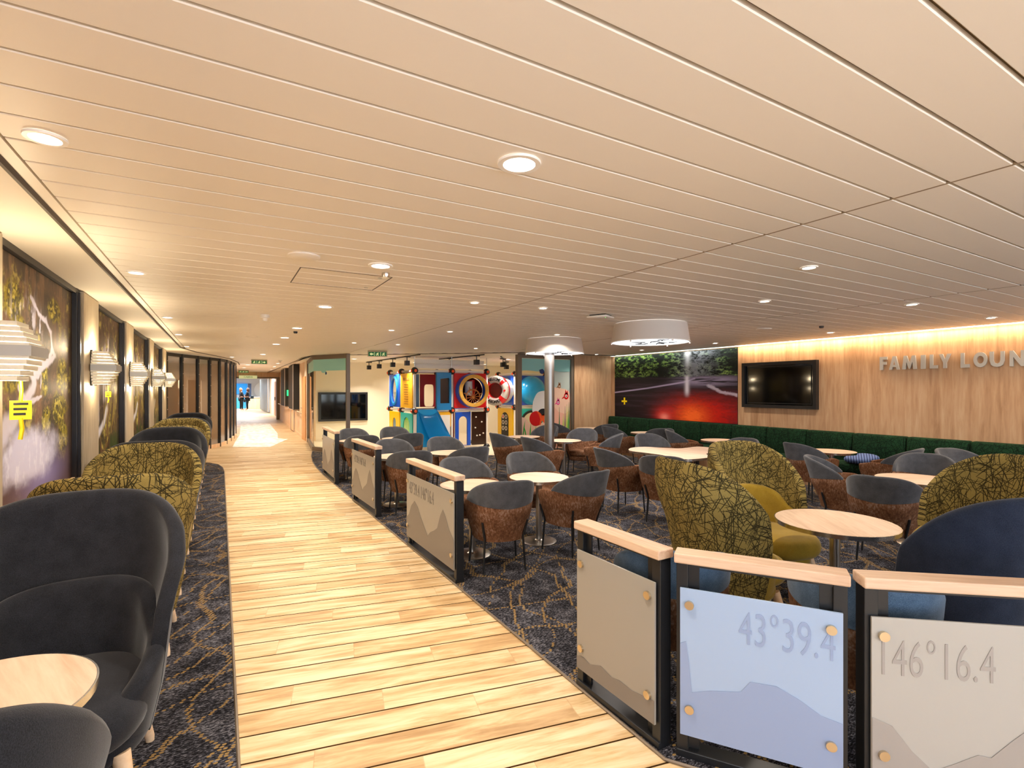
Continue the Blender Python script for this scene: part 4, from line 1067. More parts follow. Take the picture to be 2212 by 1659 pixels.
d_ = struct('door_2', box(N(), wp(21.6)-.03,21.2,0,wp(21.6)+.02,22.1,2.1,.004), M['corridor_oak'])
obj('door_frame', ringprism(N(), [(21.12,0),(22.18,0),(22.18,2.18),(21.12,2.18)], [(21.2,.0),(22.1,.0),(22.1,2.1),(21.2,2.1)], 0, .05, Matrix(((0,0,-1,wp(21.6)-.0),(1,0,0,0),(0,1,0,0),(0,0,0,1)))), M['steel'], d_)
struct('baseboard_corridor', prism(N(), [(wp(16.95,-.012),16.95),(wp(29.9,-.012),29.9),(wp(29.9,0),29.9),(wp(16.95,0),16.95)], 0, .09), M['lightwood'])
# end beam and opening frame
wallbox('trim_beam', -1.5, 30, 2.28, 3.2, 30.25, 2.62, m='corridor_oak')
wallbox('trim_beam_lower', -1.5, 29.98, 2.2, 2.72, 30.2, 2.28, m='bronze')
wallbox('trim_opening_post', 2.62, 29.9, 0, 2.78, 30.2, 2.28, m='bronze')
# lobby
wallbox('wall_lobby_right', 2.95, 30.25, 0, 3.1, 38.5, 2.7, m='pinkwall')
wallbox('wall_lobby_back', -6, 50, 0, 9.5, 50.2, 3.2, m='lobby_wall')
wallbox('ceiling_lobby', -6, 30.3, 2.55, 9.5, 50.2, 2.65, m='lobby_wall')
wallbox('wall_lobby_left', -6.2, 30.3, 0, -6, 50, 2.7, m='lobby_wall')
wallbox('wall_lobby_far_right', 9.5, 30.3, 0, 9.7, 50, 2.7, m='lobby_wall')
light('AREA', (1.5,36,2.5), 190, (.9,.95,1), 2.5, (0,0,0), None, 170, name='lobby_ceiling_light'); light('AREA', (1.5,45,2.5), 330, (.9,.95,1), 3, (0,0,0), None, 170, name='lobby_ceiling_light')
o = thing('slatted_partition', 'grey slatted glass partition beyond the corridor end', 'partition')
obj('panel', prism(N(), [(2.76,44.6),(2.87,38.5),(2.93,38.5),(2.82,44.6)], .05, 2.4), M['greyslat'], o)
for k in range(12):
    y = 38.6+k*.54; x = 2.87-(y-38.5)*.018; obj('slat', box(N(), x-.05,y,.05,x,y+.06,2.4), M['chrome'], o)
o = thing('reception_desk', 'oak reception front below the globe wall at the corridor end', 'counter')
obj('front', box(N(), 1.9,48.0,0,6,48.2,.92), M['corridor_oak'], o); obj('top', box(N(), 1.85,47.9,.92,6,48.3,.97), M['white'], o)
bs = tag(obj('shop_display', box(N(), -2,49.8,1.2,2.05,49.95,2.1), mat('shop_blue','#1f8fe0',.5,emis=.5)), 'bright blue display wall behind the two people', 'display')
tag(obj('shop_counter', box(N(), -2,48.6,0,1.9,49.0,.9), mat('shop_cyan','#3fa8e8',.5,emis=.2)), 'light blue counter low between the two people', 'counter')
tag(obj('globe_artwork', lathe(N(), [(0,.04),(.5,.03),(.72,.0)], (0,0,0), 32, Matrix.Translation((3.3,49.98,1.55)) @ Matrix.Rotation(PI/2,4,'X')), M['offwhite']), 'large pale round artwork on the far lobby wall', 'artwork')
tag(obj('banner_stand', box(N(), 2.05,48.7,0,2.3,48.75,2.1), mat('banner_navy','#27406a',.5)), 'narrow navy banner right of the two people', 'banner')
o = thing('wall_door', 'tall brown door leaf in the pinkish lobby wall', 'door'); obj('leaf', box(N(), 2.915,33.9,0,2.95,35.0,2.1), mat('door_brown','#a97c5c',.5), o); obj('handle', box(N(), 2.88,34.1,.95,2.915,34.2,1.15), M['black'], o)
tag(obj('fire_point', box(N(), 2.9,32.4,1.35,2.95,32.6,1.55), M['red']), 'small red alarm point on the pinkish lobby wall', 'alarm')

def person(x, y, rz, label, hair, armfwd):
    o = thing('person', label, 'person', (x,y,0), rz)
    V = {'pelvis':(0,0,.93),'waist':(0,0,1.08),'chest':(0,.01,1.30),'neck':(0,.0,1.44),'head0':(0,.02,1.53),'head1':(0,.02,1.62),
         'hl':(-.09,0,.88),'kl':(-.10,.02,.49),'al':(-.10,-.01,.08),'tl':(-.11,.14,.03),'hr':(.09,0,.88),'kr':(.11,.05,.49),'ar':(.12,.03,.08),'tr':(.13,.18,.03),
         'sl':(-.17,0,1.38),'el':(-.22,.06,1.13),'wl':(-.12,.06+armfwd,1.08),'fl':(-.08,.13+armfwd,1.07),'sr':(.17,0,1.38),'er':(.23,.04,1.13),'wr':(.12,.06+armfwd,1.02),'fr':(.08,.13+armfwd,1.02)}
    R = {'pelvis':.14,'waist':.115,'chest':.14,'neck':.05,'head0':.075,'head1':.085,'hl':.10,'kl':.06,'al':.04,'tl':.035,'hr':.10,'kr':.06,'ar':.04,'tr':.035,'sl':.06,'el':.042,'wl':.03,'fl':.03,'sr':.06,'er':.042,'wr':.03,'fr':.03}
    E_ = [('pelvis','waist'),('waist','chest'),('chest','neck'),('neck','head0'),('head0','head1'),('pelvis','hl'),('hl','kl'),('kl','al'),('al','tl'),('pelvis','hr'),('hr','kr'),('kr','ar'),('ar','tr'),('chest','sl'),('sl','el'),('el','wl'),('wl','fl'),('chest','sr'),('sr','er'),('er','wr'),('wr','fr')]
    def skin(name, keys, grow, m):
        ks = [k for k in V if k in keys]; ix = {k:i for i, k in enumerate(ks)}
        me = bpy.data.meshes.new(name); me.from_pydata([V[k] for k in ks], [(ix[a], ix[b_]) for a, b_ in E_ if a in ix and b_ in ix], [])
        ob = bpy.data.objects.new(name, me); C.objects.link(ob); ob.parent = o; me.materials.append(m)
        sk = ob.modifiers.new('skin','SKIN'); sk.use_smooth_shade = True
        for i, k in enumerate(ks):
            me.skin_vertices[0].data[i].radius = (R[k]+grow, R[k]+grow)
            me.skin_vertices[0].data[i].use_root = (k in ('pelvis','hl') and i == 0)
        sb = ob.modifiers.new('sub','SUBSURF'); sb.levels = 1; sb.render_levels = 1
        return ob
    skin('body', set(V), 0, M['skin'])
    skin('jacket', {'pelvis','waist','chest','sl','el','wl','sr','er','wr'}, .016, M['cloth'])
    skin('trousers', {'pelvis','hl','kl','al','hr','kr','ar'}, .018, M['cloth'])
    skin('shoe', {'al','tl'}, .008, M['black_matt']); skin('shoe', {'ar','tr'}, .008, M['black_matt'])
    obj('hair', lathe(N(), [(0,.12),(.07,.10),(.105,.03),(.11,-.06),(.10,-.16),(.06,-.2)], (0,-.025,1.62), 20), hair, o, 60)
    obj('nose', lathe(N(), [(0,.02),(.012,0),(0,-.02)], (0,.115,1.58), 8), M['skin'], o)
person(1.40, 44.6, -1.2, 'person in dark clothes at the corridor end, facing right, shorter brown hair', M['hair2'], .10)
person(1.84, 44.3, 1.3, 'person in dark clothes at the corridor end, facing left, long dark hair', M['hair'], .10)
_hb = N(); box(_hb, 2.04,44.15,.88,2.26,44.4,1.12,.03); tube(_hb, [(2.1,44.3,1.1),(2.03,44.3,1.30),(1.93,44.3,1.45),(1.95,44.28,1.3),(2.08,44.2,1.1)], .012, 6)
tag(obj('handbag', _hb, M['bag']), 'dark shoulder bag at the hip of the long-haired person', 'bag')
tag(obj('handbag', box(N(), 1.54,43.95,.62,1.70,44.1,.86,.02), M['bag']), 'dark bag held low between the two people', 'bag')

# ------------------------------------------------------------------ playroom partitions
def vbox(b, p, q, t0, z0, z1):
    p = Vector((*p,0)); q = Vector((*q,0)); d = (q-p).normalized(); Mx = frame_M(p, d, (0,0,1)); L_ = (q-p).length
    bb = N(); box(bb, 0,-t0,z0,L_,t0,z1)
    for v in bb.verts: v.co = Mx @ v.co
    me = bpy.data.meshes.new('t'); bb.to_mesh(me); bb.free(); b.from_mesh(me); bpy.data.meshes.remove(me)
gl = thing('glass_partition', 'frameless corner glass partition left of the playroom opening with aqua band', 'partition')
A_, B_, C_ = (2.38,16.85), (2.14,14.25), (2.77,13.05)
for p, q in ((A_,B_),(B_,C_)):
    b = N(); vbox(b, p, q, .005, .12, 2.42); obj('pane', b, M['glass'], gl)
    b = N(); vbox(b, p, q, .035, 2.42, 2.53); obj('top_frame', b, M['bronze'], gl)
    b = N(); vbox(b, p, q, .035, 0, .12); obj('bottom_frame', b, M['bronze'], gl)
    b = N(); vbox(b, p, q, .007, 2.12, 2.42); obj('aqua_band', b, M['aqua'], gl)
for p in (A_, C_):
    obj('post', box(N(), p[0]-.045,p[1]-.045,0,p[0]+.045,p[1]+.045,2.53,.004), M['bronze'], gl)
b = N(); Mg = frame_M((2.14,14.25,0), (.63,-1.2,0), (-1.2,-.63,0)); Mg = frame_M((2.135,14.245,0), (Vector((.63,-1.2,0))).normalized(), Vector((-1.2,-.63,0)).normalized())
# decals sit on the walkway side of the glass
def sgn_M(): return Matrix(((.465,0,-.885,2.13),(-.885,0,-.465,14.24),(0,1,0,0),(0,0,0,1)))
Mg = sgn_M()
prismM(b, circ(.42,2.13,.09,.07,20), .004, Mg, .006); prismM(b, circ(.52,2.06,.035,.05,14), .004, Mg, .008); obj('diver_decal', b, M['aqua'], gl)
b = N(); prismM(b, circ(.535,2.055,.026,.035,14), .005, Mg, .012); obj('decal_eye', b, M['navy'], gl)

gr = thing('glass_partition', 'framed glass panel right of the playroom opening with sea-life decals', 'partition')
X0, X1, YP = 6.40, 8.03, 10.8
for x in (X0, X1): obj('post', box(N(), x-.06,YP-.06,0,x+.06,YP+.06,2.5,.004), M['bronze'], gr)
obj('top_frame', box(N(), X0,YP-.05,2.42,X1,YP+.05,2.53,.004), M['bronze'], gr)
obj('bottom_frame', box(N(), X0,YP-.05,0,X1,YP+.05,.12,.004), M['bronze'], gr)
obj('pane', box(N(), X0+.05,YP-.005,.12,X1-.05,YP+.005,2.42), M['glass'], gr)
Md = Matrix(((1,0,0,0),(0,0,-1,YP-.006),(0,1,0,0),(0,0,0,1)))
def decal(name, pts, m, lay=1):
    b = N(); prismM(b, pts, .0015*lay, Md); return obj(name, b, M[m], gr)
def wave(x0, x1, z, a, n=16, ph=0): return [(x0+(x1-x0)*i/n, z+a*math.sin(i*.8+ph)) for i in range(n+1)]
M['frost_aqua'] = glassy('aqua_film', '#b7dcd8', .02); M['frost_film'] = mat('grey_film', '#b9c4bd', .5)
decal('aqua_band', [(X0+.06,2.41)]+wave(X0+.06,X1-.06,2.10,.012)+[(X1-.06,2.41)], 'aqua')
decal('pale_film', [(7.33,.2)]+[(7.33,1.2),(7.33,2.10),(X1-.06,2.10),(X1-.06,.2)], 'frost_film')
decal('sand_shape', [(X0+.06,.14),(X0+.06,.95),(6.58,.93),(6.7,.80),(6.85,.70),(6.95,.70),(7.1,.80),(7.25,.86),(7.34,1.0),(7.34,.14)], 'peach', 2)
decal('cream_hump', catmull([(7.34,1.64),(7.5,1.68),(7.7,1.66),(7.86,1.62),(7.96,1.5),(7.97,1.0),(7.97,.14),(7.34,.14)],4), 'peach', 2)
decal('coral_shape', [(7.34,.14),(7.34,1.30),(7.42,1.22),(7.6,1.05),(7.8,1.0),(7.97,1.1),(7.97,.14)], 'sand', 3)
decal('white_shell', catmull([(6.83,1.36),(6.95,1.55),(7.15,1.60),(7.34,1.58),(7.34,1.05),(7.1,1.0),(6.9,.98),(6.80,1.08),(6.80,1.2)],4), 'offwhite', 2)
decal('shell_opening', circ(7.12,1.06,.15,.09,20), 'black_matt', 3)
decal('red_ball', circ(6.90,.90,.19,.19,28), 'red', 4)
decal('ball_stripe', [(6.98,1.07),(7.06,1.0),(7.09,.88),(7.04,.74),(7.0,.73),(7.03,.88),(6.99,.99),(6.92,1.08)], 'orange', 5)
decal('orange_fish', catmull([(7.05,.95),(7.2,1.02),(7.34,1.0),(7.34,.82),(7.15,.78)],4), 'orange', 3)
for i, (x, z0, z1, dx, m_) in enumerate([(6.52,.5,.86,.06,'weed'),(6.60,.5,.72,-.05,'weed'),(6.72,.45,.78,.03,'weed'),(6.83,.45,.72,.08,'weed'),(6.92,.4,.68,.06,'weed'),(7.62,.3,1.18,.0,'weed3'),(7.74,.3,1.0,.0,'weed2'),(7.80,.3,1.2,0,'weed3'),(7.86,.3,1.25,.0,'weed2'),(7.93,.3,1.3,.02,'weed3'),(7.89,.3,1.3,.03,'weed')]):
    decal('seaweed', [(x-.012,z0),(x+dx*.5-.014,(z0+z1)/2),(x+dx,z1),(x+dx*.5+.014,(z0+z1)/2),(x+.012,z0)], m_, 5)
def fish(x, z, s, m_, bm_='offwhite'):
    decal('fish_body', circ(x,z,.055*s,.065*s,18), m_, 4); decal('fish_fin', [(x-.03*s,z+.04*s),(x-.015*s,z+.13*s),(x+.01*s,z+.07*s),(x+.04*s,z+.12*s),(x+.04*s,z+.03*s)], m_, 4)
    decal('fish_tail', [(x-.04*s,z-.03*s),(x-.11*s,z-.06*s),(x-.07*s,z-.005*s)], m_, 4)
    decal('fish_eye', circ(x,z,.028*s,n=14), bm_, 5); decal('fish_pupil', circ(x,z,.013*s,n=10), 'black_matt', 6)
fish(7.84,1.46,1.35,'red'); fish(7.58,1.30,1.0,'pink'); fish(7.62,1.72,.85,'wheelwood')
decal('fish_body', [(7.0,2.13),(7.1,2.16),(7.16,2.1),(7.1,2.02),(7.02,2.05)], 'navy', 3)

# playroom television
o = thing('wall_screen', 'black framed recessed screen on the playroom back wall', 'screen')
obj('frame', box(N(), 2.72,17.12,.60,4.28,17.2,1.54,.01), M['black'], o); obj('display', box(N(), 2.80,17.1,.67,4.20,17.12,1.47), M['screen'], o)
# track lights
def track(p, q, heads, label):
    o = thing('light_track', label, 'track light', (0,0,0), 0, 'black ceiling light tracks in the playroom')
    obj('rail', tube(N(), [(*p,CZ-.02),(*q,CZ-.02)], .016, 6), M['black'], o)
    for f in heads:
        x, y = p[0]+(q[0]-p[0])*f, p[1]+(q[1]-p[1])*f
        hd = obj('lamp_head', box(N(), x-.06,y-.06,CZ-.26,x+.06,y+.06,CZ-.13,.005), M['black'], o)
        obj('stem', tube(N(), [(x,y,CZ-.03),(x,y,CZ-.13)], .012, 8), M['black'], hd); obj('adapter', box(N(), x-.09,y-.02,CZ-.045,x+.09,y+.02,CZ-.02), M['black'], hd)
        light('AREA', (x,y,CZ-.28), 13, (1,.90,.76), .1, (0,0,0), None, 120, name='track_spot')
track((4.12,16.6),(4.35,12.2),(.05,.28,.55,.80),'left light track over the play slide')
track((5.5,13.8),(5.75,11.4),(.25,.85),'middle light track near the playroom opening')
track((6.5,11.9),(8.3,14.7),(.25,.72),'right light track over the life ring')

# ------------------------------------------------------------------ play structure
ps = thing('play_structure', 'colourful soft play frame with slide, porthole, life ring and panels', 'play structure')
GX = [4.45, 5.51, 6.58]; GY = [12.9, 14.0, 15.1]
ZT, ZM = 2.13, 1.06
def part(name, b, m, sm=None, parent=None): return obj(name, b, M[m], parent or ps, sm)
def ball(x, y, z, dirs):
    bb = part('ball_joint', lathe(N(), [(0,-.095)]+[(.095*math.cos(math.radians(q)), .095*math.sin(math.radians(q))) for q in range(-75,76,15)]+[(0,.095)], (x,y,z), 20), 'black', 60)
    for d in dirs:
        d = Vector(d).normalized(); c_ = Vector((x,y,z))+d*.083
        obj('cap', cyl(N(), c_, c_+d*.02, .04, .034, 16), M['orange'], bb, 40)
def post(x, y, z0=0, z1=ZT): part('post', cyl(N(), (x,y,z0),(x,y,z1), .035, .035, 16), 'offwhite', 40)
def rail(p, q): part('rail', tube(N(), [p, q], .035, 10), 'offwhite', 40)
for x in GX:
    for y in ((GY[0], GY[1], GY[2]) if x == GX[0] else (GY[0], GY[1])):
        post(x, y); 
        for z in (ZT, ZM): ball(x, y, z, [(-1,0,0),(0,-1,0)])
        part('ball_foot', lathe(N(), [(0,.09),(.06,.075),(.09,.02),(.095,0)], (x,y,.01), 16), 'black', 60)
    rail((x,GY[0],ZT),(x,GY[1],ZT))
for z in (ZT, ZM):
    for x0, x1 in ((0,1),(1,2)): rail((GX[x0],GY[0],z),(GX[x1],GY[0],z)); rail((GX[x0],GY[1],z),(GX[x1],GY[1],z))
    for y0, y1 in ((0,1),(1,2)): rail((GX[0],GY[y0],z),(GX[0],GY[y1],z))
def MX(x, flip=1): # plane x=const facing -X: local u = -Y ... u -> y decreasing toward camera
    return Matrix(((0,0,-1,x),(-1,0,0,0),(0,1,0,0),(0,0,0,1)))
def MY(y): return Matrix(((1,0,0,0),(0,0,-1,y),(0,1,0,0),(0,0,0,1)))
def panel(name, Mx, u0, u1, z0, z1, m, hole=None, d=.05, n=40):
    """panel with optional hole (outline list of n points)"""
    b = N(); out = [(u0,z0),(u1,z0),(u1,z1),(u0,z1)]
    if hole is None: prismM(b, out, d, Mx, 0)
    else:
        es = []; loops = []
        for L_ in (out, hole):
            vs = [b.verts.new((p[0], p[1], 0)) for p in L_]; loops.append(vs)
            es += [b.edges.new((vs[i], vs[(i+1)%len(vs)])) for i in range(len(vs))]
        fs = [g for g in bmesh.ops.triangle_fill(b, edges=es, use_beauty=True)['geom'] if isinstance(g, bmesh.types.BMFace)]
        top = {}
        for v in list(b.verts): top[v] = b.verts.new((v.co.x, v.co.y, d))
        for f_ in fs: b.faces.new([top[v] for v in f_.verts])
        for vs in loops:
            for i in range(len(vs)):
                p, q = vs[i], vs[(i+1)%len(vs)]; b.faces.new((p, q, top[q], top[p]))
        for v in b.verts: v.co = Mx @ v.co
    return part(name, b, m)
def arch(cx, z0, w_, h, n=24):
    pts = [(cx-w_/2, z0)]; r = w_/2
    for k in range(n+1): a = PI-PI*k/n; pts.append((cx+r*math.cos(a), z0+h-r+r*math.sin(a)))
    pts.append((cx+w_/2, z0))
    for k in range(1, 6): pts.append((cx+w_/2-w_*k/6, z0))
    return pts
M['tunnel'] = mat('tunnel_brown', '#7c3f2c', .5)
# left faces (x = 4.45)
ML = MX(GX[0]-.0)
pl = panel('rules_panel', ML, -14.0+.06, -12.9-.06, ZM+.07, ZT-.06, 'yellow2')
tt = text('rules_heading', 'PLAY RULES', .10, Matrix.Identity(4), M['wheelwood'], pl, .002, .002, 'CENTER'); tt.matrix_local = ML @ Matrix.Translation((-13.45,1.88,.052))
b = N()
for k in range(9):
    z = 1.76-k*.065; prismM(b, [(-13.62,z),(-13.28,z),(-13.28,z+.012),(-13.62,z+.012)], .054, ML, .05)
obj('rules_lines', b, M['wheelwood'], pl)
hole = circ(-14.55, 1.60, .27, .37, 40)
pp = panel('porthole_panel', ML, -15.1+.06, -14.0-.06, ZM+.07, ZT-.06, 'blue', hole)
obj('porthole_rim', ringprism(N(), circ(-14.55,1.60,.33,.43,40), circ(-14.55,1.60,.27,.37,40), .05, .075, ML), M['sky'], pp)
obj('porthole_window', prismM(N(), circ(-14.55,1.60,.28,.38,40), .03, ML, .02), M['glass'], pp)
wn_ = panel('window_panel', ML, -14.0+.06, -12.9-.06, .10, ZM-.07, 'teal', arch(-13.45,.16,.56,.72))
obj('net_insert', prismM(N(), arch(-13.45,.16,.54,.70), .03, ML, .02), M['weed2'], wn_)
b = N()
for k in range(10): prismM(b, [(-13.70+k*.05,.18),(-13.69+k*.05,.18),(-13.66+k*.05,.8),(-13.67+k*.05,.8)], .034, ML, .03)
obj('net_lines', b, M['offwhite'], wn_)
yp = panel('yellow_panel', ML, -15.1+.06, -14.0-.06, .10, ZM-.07, 'yellow', arch(-14.55,.2,.32,.62))
obj('red_insert', prismM(N(), arch(-14.55,.2,.31,.61), .03, ML, .02), M['red'], yp)
b = N(); prismM(b, arch(-14.55,.55,.3,.25), .034, ML, .03); obj('insert_cap', b, M['greyblue'], yp)
b = N(); prismM(b, [(-14.68,.33),(-14.42,.40),(-14.42,.44),(-14.68,.38)], .036, ML, .03); prismM(b, [(-14.68,.48),(-14.42,.50),(-14.42,.53),(-14.68,.52)], .036, ML, .03); obj('insert_marks', b, M['offwhite'], yp)
# front (y = 12.9)
MF = MY(GY[0])
panel('grey_blue_panel', MY(14.0), 4.52, 4.95, ZM+.07, ZT-.06, 'greyblue')
panel('red_inner_panel', MY(14.0), 4.98, 5.46, ZM+.07, ZT-.06, 'darkred', circ(5.25,1.46,.15,.32,40,n_pow=6))
part('deck', box(N(), GX[0]+.02,GY[0]+.02,ZM-.03,GX[2]-.02,GY[1]-.02,ZM+.03), 'navy')
wf = panel('window_frame_panel', MF, 5.04, 5.46, ZM+.02, ZT-.04, 'sky', [(5.14,1.26),(5.14,1.92),(5.38,1.95),(5.41,1.92),(5.41,1.26)], .09)
obj('mesh_window', prismM(N(), [(5.13,1.25),(5.42,1.25),(5.42,1.96),(5.13,1.96)], .03, MF, .02), M['chocolate'], wf)
# slide
sl = N(); prof_n = 14; L_, R_ = [], []
pathS = [((4.52,5.03,12.93),1.03),((4.52,5.05,12.86),1.0),((4.56,5.12,12.80),.86),((4.62,5.20,12.74),.66),((4.68,5.28,12.68),.46),((4.74,5.36,12.62),.28),((4.80,5.44,12.56),.18),((4.86,5.56,12.50),.14)]
rows_ = []
for (xl, xr, y), z in pathS:
    row = []
    for k in range(9):
        u = k/8; x = xl+(xr-xl)*u; zz = z+.10*abs(2*u-1)**3; row.append(sl.verts.new((x, y-.10*(1-abs(2*u-1)**3)*0, zz)))
    rows_.append(row)
for A, B in zip(rows_, rows_[1:]):
    for k in range(8): sl.faces.new((A[k],A[k+1],B[k+1],B[k]))
bmesh.ops.solidify(sl, geom=sl.faces[:], thickness=.04)
part('slide', sl, 'cyan', 60)
b = N(); prismM(b, [(4.50,.10),(4.50,1.10),(5.03,1.10),(5.12,.95),(5.22,.72),(5.34,.46),(5.44,.28),(5.46,.10)], .06, MF, .0); part('slide_front_panel', b, 'cyan')
op = panel('orange_panel', MF, 5.10, 5.47, .62, ZM-.04, 'yellow2', None, .03)
b = N(); prismM(b, [(5.10,.94),(5.43,.94),(5.43,.28),(5.36,.44),(5.22,.74)], .07, MF, .03); part('white_panel', b, 'offwhite')
# big porthole cell
MR = MF
rp = panel('red_porthole_panel', MF, 5.56, 6.53, ZM+.06, ZT-.05, 'red', circ(6.06,1.60,.40,.40,48), .06)
b = N(); lathe(b, [(.47,0),(.475,.05),(.46,.17),(.41,.20),(.38,.20),(.38,0)], (0,0,0), 48, MF @ Matrix.Translation((6.06,1.60,.05))); obj('blue_collar', b, M['blue'], rp, 50)
b = N(); lathe(b, [(.45,0),(.45,.03),(.44,.045),(.36,.045),(.35,.03),(.35,0),(.45,0)], (0,0,0), 48, MF @ Matrix.Translation((6.06,1.60,.25))); gr_ = obj('gold_ring', b, M['gold'], rp, 50)
b = N()
for k in range(12):
    a = 2*PI*k/12; lathe(b, [(0,.012),(.012,.008),(.014,0)], (0,0,0), 10, MF @ Matrix.Translation((6.06+.40*math.cos(a),1.60+.40*math.sin(a),.295)))
obj('ring_bolts', b, M['steel'], gr_)
b = N(); lathe(b, [(0,-.30),(.20,-.27),(.34,-.12),(.36,0)], (0,0,0), 40, MF @ Matrix.Translation((6.06,1.60,.05))); obj('bubble_interior', b, mat('bubble_back','#4a0f18',.12,coat=.6), rp, 60)
b = N(); lathe(b, [(.10,-.20),(.11,.0),(.10,.2)], (0,0,0), 24, Matrix.Translation((6.05,12.98,1.66))); obj('inner_tube', b, M['offwhite'], rp, 60)
b = N(); lathe(b, [(.09,-.26),(.10,.0),(.09,.26)], (0,0,0), 24, Matrix.Translation((6.17,13.02,1.64))); obj('inner_tube', b, M['red'], rp, 60)
wh = N(); Wc = (6.06, 1.42)
tube(wh, [MF @ Vector((Wc[0]+.21*math.cos(a), Wc[1]+.21*math.sin(a), .20)) for a in [2*PI*k/36 for k in range(36)]], .019, 8, True)
for k in range(12):
    a = 2*PI*k/12+.13; tube(wh, [MF @ Vector((Wc[0]+.03*math.cos(a), Wc[1]+.03*math.sin(a), .20)), MF @ Vector((Wc[0]+.20*math.cos(a), Wc[1]+.20*math.sin(a), .20))], [.007,.012], 6)
for k in range(8):
    a = 2*PI*k/8+.4; tube(wh, [MF @ Vector((Wc[0]+.21*math.cos(a), Wc[1]+.21*math.sin(a), .20)), MF @ Vector((Wc[0]+.27*math.cos(a), Wc[1]+.27*math.sin(a), .20)), MF @ Vector((Wc[0]+.31*math.cos(a), Wc[1]+.31*math.sin(a), .20))], [.010,.014,.008], 6)
lathe(wh, [(0,.03),(.04,.025),(.045,-.02),(0,-.02)], (0,0,0), 20, MF @ Matrix.Translation((Wc[0],Wc[1],.20)))
part('helm_wheel', wh, 'wheelwood', 50)
panel('blue_arch_panel', MF, 5.60, 6.06, .08, ZM-.05, 'blue', arch(5.83,.09,.26,.80))
cb_ = panel('climbing_board', MF, 6.10, 6.54, .08, ZM-.05, 'chocolate')
for u, v_ in ((.12,.80),(.30,.66),(.10,.50),(.35,.34),(.15,.28),(.24,.29)):
    obj('climbing_hold', lathe(N(), [(0,.03),(.018,.022),(.022,0)], (0,0,0), 12, MF @ Matrix.Translation((6.10+u,v_-.02+.08,.05))), M['offwhite'], cb_, 60)
panel('red_inner_panel', MX(5.62), -13.95, -12.98, .1, ZM-.05, 'darkred')
panel('white_back_panel', MY(14.05), 5.56, 6.53, ZM+.05, ZT-.05, 'greyblue')
# second unit
UX, UY0, UY1, UX1 = 8.18, 14.05, 15.15, 9.35
for x, y in ((UX,UY0),(UX,UY1),(UX1,UY0)):
    post(x, y)
    for z in (ZT, ZM): ball(x, y, z, [(-1,0,0),(0,-1,0)])
for z in (ZT, ZM): rail((UX,UY0,z),(UX,UY1,z)); rail((UX,UY0,z),(UX1,UY0,z))
M2 = MX(UX)
panel('blue_side_panel', M2, -UY1+.05, -UY0-.05, ZM+.06, ZT-.05, 'blue')
y2 = panel('yellow_game_panel', M2, -UY1+.05, -UY0-.05, .08, ZM-.05, 'yellow')
obj('game_board', prismM(N(), arch(-14.6,.12,.46,.76), .06, M2, .05), M['black_matt'], y2)
for r_ in range(3):
    for c_ in range(2):
        b = N(); ringprism(b, circ(-14.70+c_*.20,.74-r_*.19,.07,n=20), circ(-14.70+c_*.20,.74-r_*.19,.05,n=20), .06, .075, M2); obj('game_ring', b, M['offwhite'], y2)
b = N(); prismM(b, circ(-14.70,.74,.045,n=16), .07, M2, .06); obj('game_token', b, M['red'], y2)
M3 = MY(UY0)
bp = panel('blue_dome_panel', M3, UX+.05, UX1-.05, ZM+.06, ZT-.05, 'blue')
b = N(); lathe(b, [(.47,0),(.45,.15),(.36,.30),(.2,.38),(0,.40)], (0,0,0), 40, M3 @ Matrix.Translation((8.76,1.60,.05))); obj('blue_dome', b, M['cyan'], bp, 60)
tp = panel('teal_panel', M3, UX+.05, UX1-.05, .08, ZM-.05, 'teal', circ(8.76,.55,.34,.34,32))
obj('tunnel_ring', ringprism(N(), circ(8.76,.55,.40,n=32), circ(8.76,.55,.33,n=32), .05, .09, M3), M['black'], tp)
# life ring on the crawl tube
ax = Vector((-.80,-.60,0)).normalized(); rc = Vector((7.30,13.72,1.60))
MRg = frame_M(rc, ax.cross(Vector((0,0,1)))*-1, ax)
MRg = Matrix(((ax.y*-1*-1, 0, ax.x, rc.x),(0,0,0,0),(0,0,0,0),(0,0,0,1)))
xv = Vector((0,0,1)).cross(ax)   # to the right when looking at the ring
MRg = Matrix(((xv.x,0,ax.x,rc.x),(xv.y,0,ax.y,rc.y),(0,1,0,rc.z),(0,0,0,1)))
lr = thing('t', 'x', 'x'); bpy.data.objects.remove(lr)
b = N(); lathe(b, [(.235,.02),(.255,.055),(.35,.075),(.43,.05),(.46,0),(.46,-.10),(.43,-.14),(.235,-.14),(.235,.02)], (0,0,0), 48, MRg); ring_ = part('life_ring', b, 'red', 50)
def sector(a0, a1, name, m):
    b = N(); 
    A = []
    for k in range(15):
        a = math.radians(a0+(a1-a0)*k/14)
        A.append([b.verts.new(MRg @ Vector((r*math.cos(a), r*math.sin(a), z))) for r, z in ((.237,.024),(.255,.06),(.35,.080),(.43,.055),(.463,.004))])
    for P1, P2 in zip(A, A[1:]):
        for k in range(4): b.faces.new((P1[k],P1[k+1],P2[k+1],P2[k]))
    bmesh.ops.solidify(b, geom=b.faces[:], thickness=.003)
    return obj(name, b, M[m], ring_, 60)
for a0 in (52, -128, -35, 145): sector(a0, a0+70, 'white_band', 'offwhite')
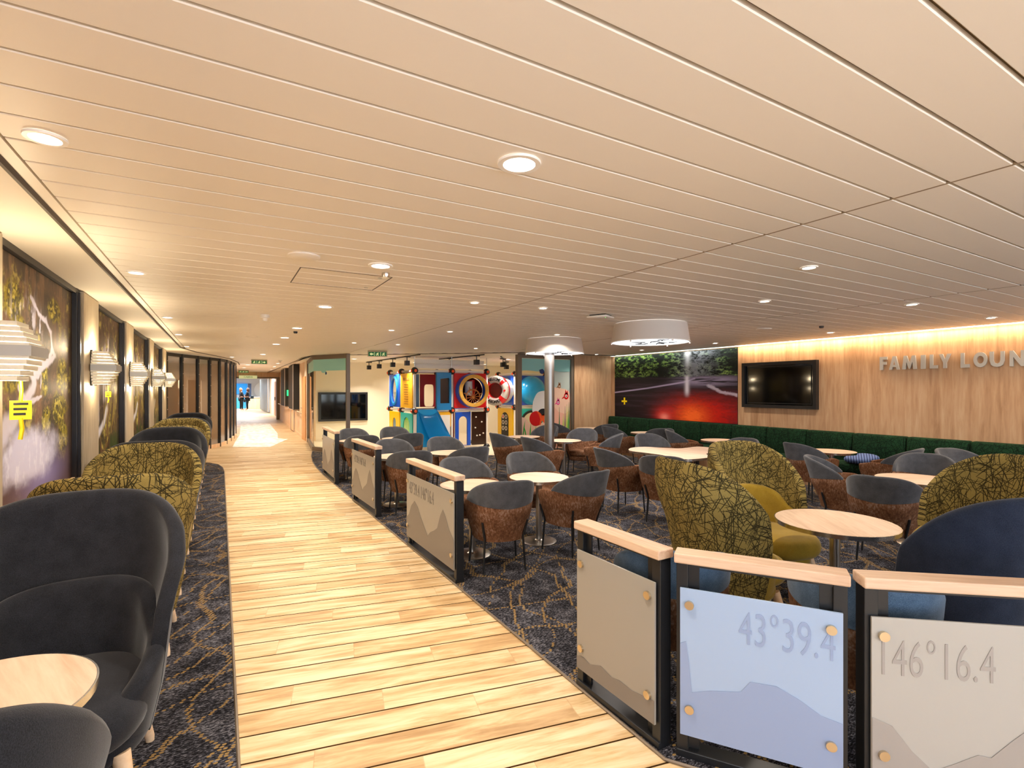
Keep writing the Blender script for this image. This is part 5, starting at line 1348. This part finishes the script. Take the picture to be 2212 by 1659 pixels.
def arc_text(s, a_mid, r, flip, size, step):
    n = len(s)
    for i, ch in enumerate(s):
        a = a_mid + (-(i-(n-1)/2)*step if not flip else (i-(n-1)/2)*step)
        ar = math.radians(a); rot = ar-PI/2 if not flip else ar+PI/2
        c_ = bpy.data.curves.new('letter', 'FONT'); c_.body = ch; c_.size = size; c_.extrude = .002; c_.offset = .003; c_.align_x = 'CENTER'; c_.align_y = 'CENTER'; c_.materials.append(M['black_matt'])
        lo_ = bpy.data.objects.new('letter', c_); C.objects.link(lo_); lo_.parent = ring_
        lo_.matrix_local = MRg @ Matrix.Translation((r*math.cos(ar), r*math.sin(ar), .082)) @ Matrix.Rotation(rot, 4, 'Z')
arc_text('WELCOME', 90, .35, False, .12, 10); arc_text('ABOARD', -90, .35, True, .12, 11)
b = N(); prismM(b, [(.34,.03),(.30,-.01),(.33,-.05),(.36,-.02),(.38,.02)], .086, MRg, .08); obj('heart_mark', b, M['red'], ring_)
e0 = rc-ax*.12; e1 = Vector((8.14,14.6,1.60))
b = N(); tube(b, [e0-(-ax)*0, e0+(e1-e0)*.5, e1], [.30,.36,.42], 32, cap=False); part('crawl_tube', b, 'offwhite', 60)
b = N(); lathe(b, [(0,-.16),(.245,-.15),(.245,-.1)], (0,0,0), 32, MRg); part('tunnel_cover', b, 'tunnel')
part('upper_rail', tube(N(), [(4.45,12.95,2.32),(6.6,12.95,2.32)], .02, 8), 'offwhite')
ub = N(); box(ub, 4.5,13.0,2.2,6.55,13.03,2.45); part('upper_net_panel', ub, 'offwhite')
for x in GX: part('hanger', tube(N(), [(x,12.9,ZT),(x,12.9,CZ)], .01, 6), 'steel')

bpy.context.view_layer.update()
# every text becomes a plain mesh
dg_ = bpy.context.evaluated_depsgraph_get(); done = {}
for o in [o for o in sc.objects if o.type == 'FONT']:
    me = bpy.data.meshes.new_from_object(o.evaluated_get(dg_))
    nm = o.name; n_ = bpy.data.objects.new('t', me); C.objects.link(n_); n_.parent = o.parent; n_.matrix_local = o.matrix_local.copy()
    bpy.data.objects.remove(o); n_.name = nm
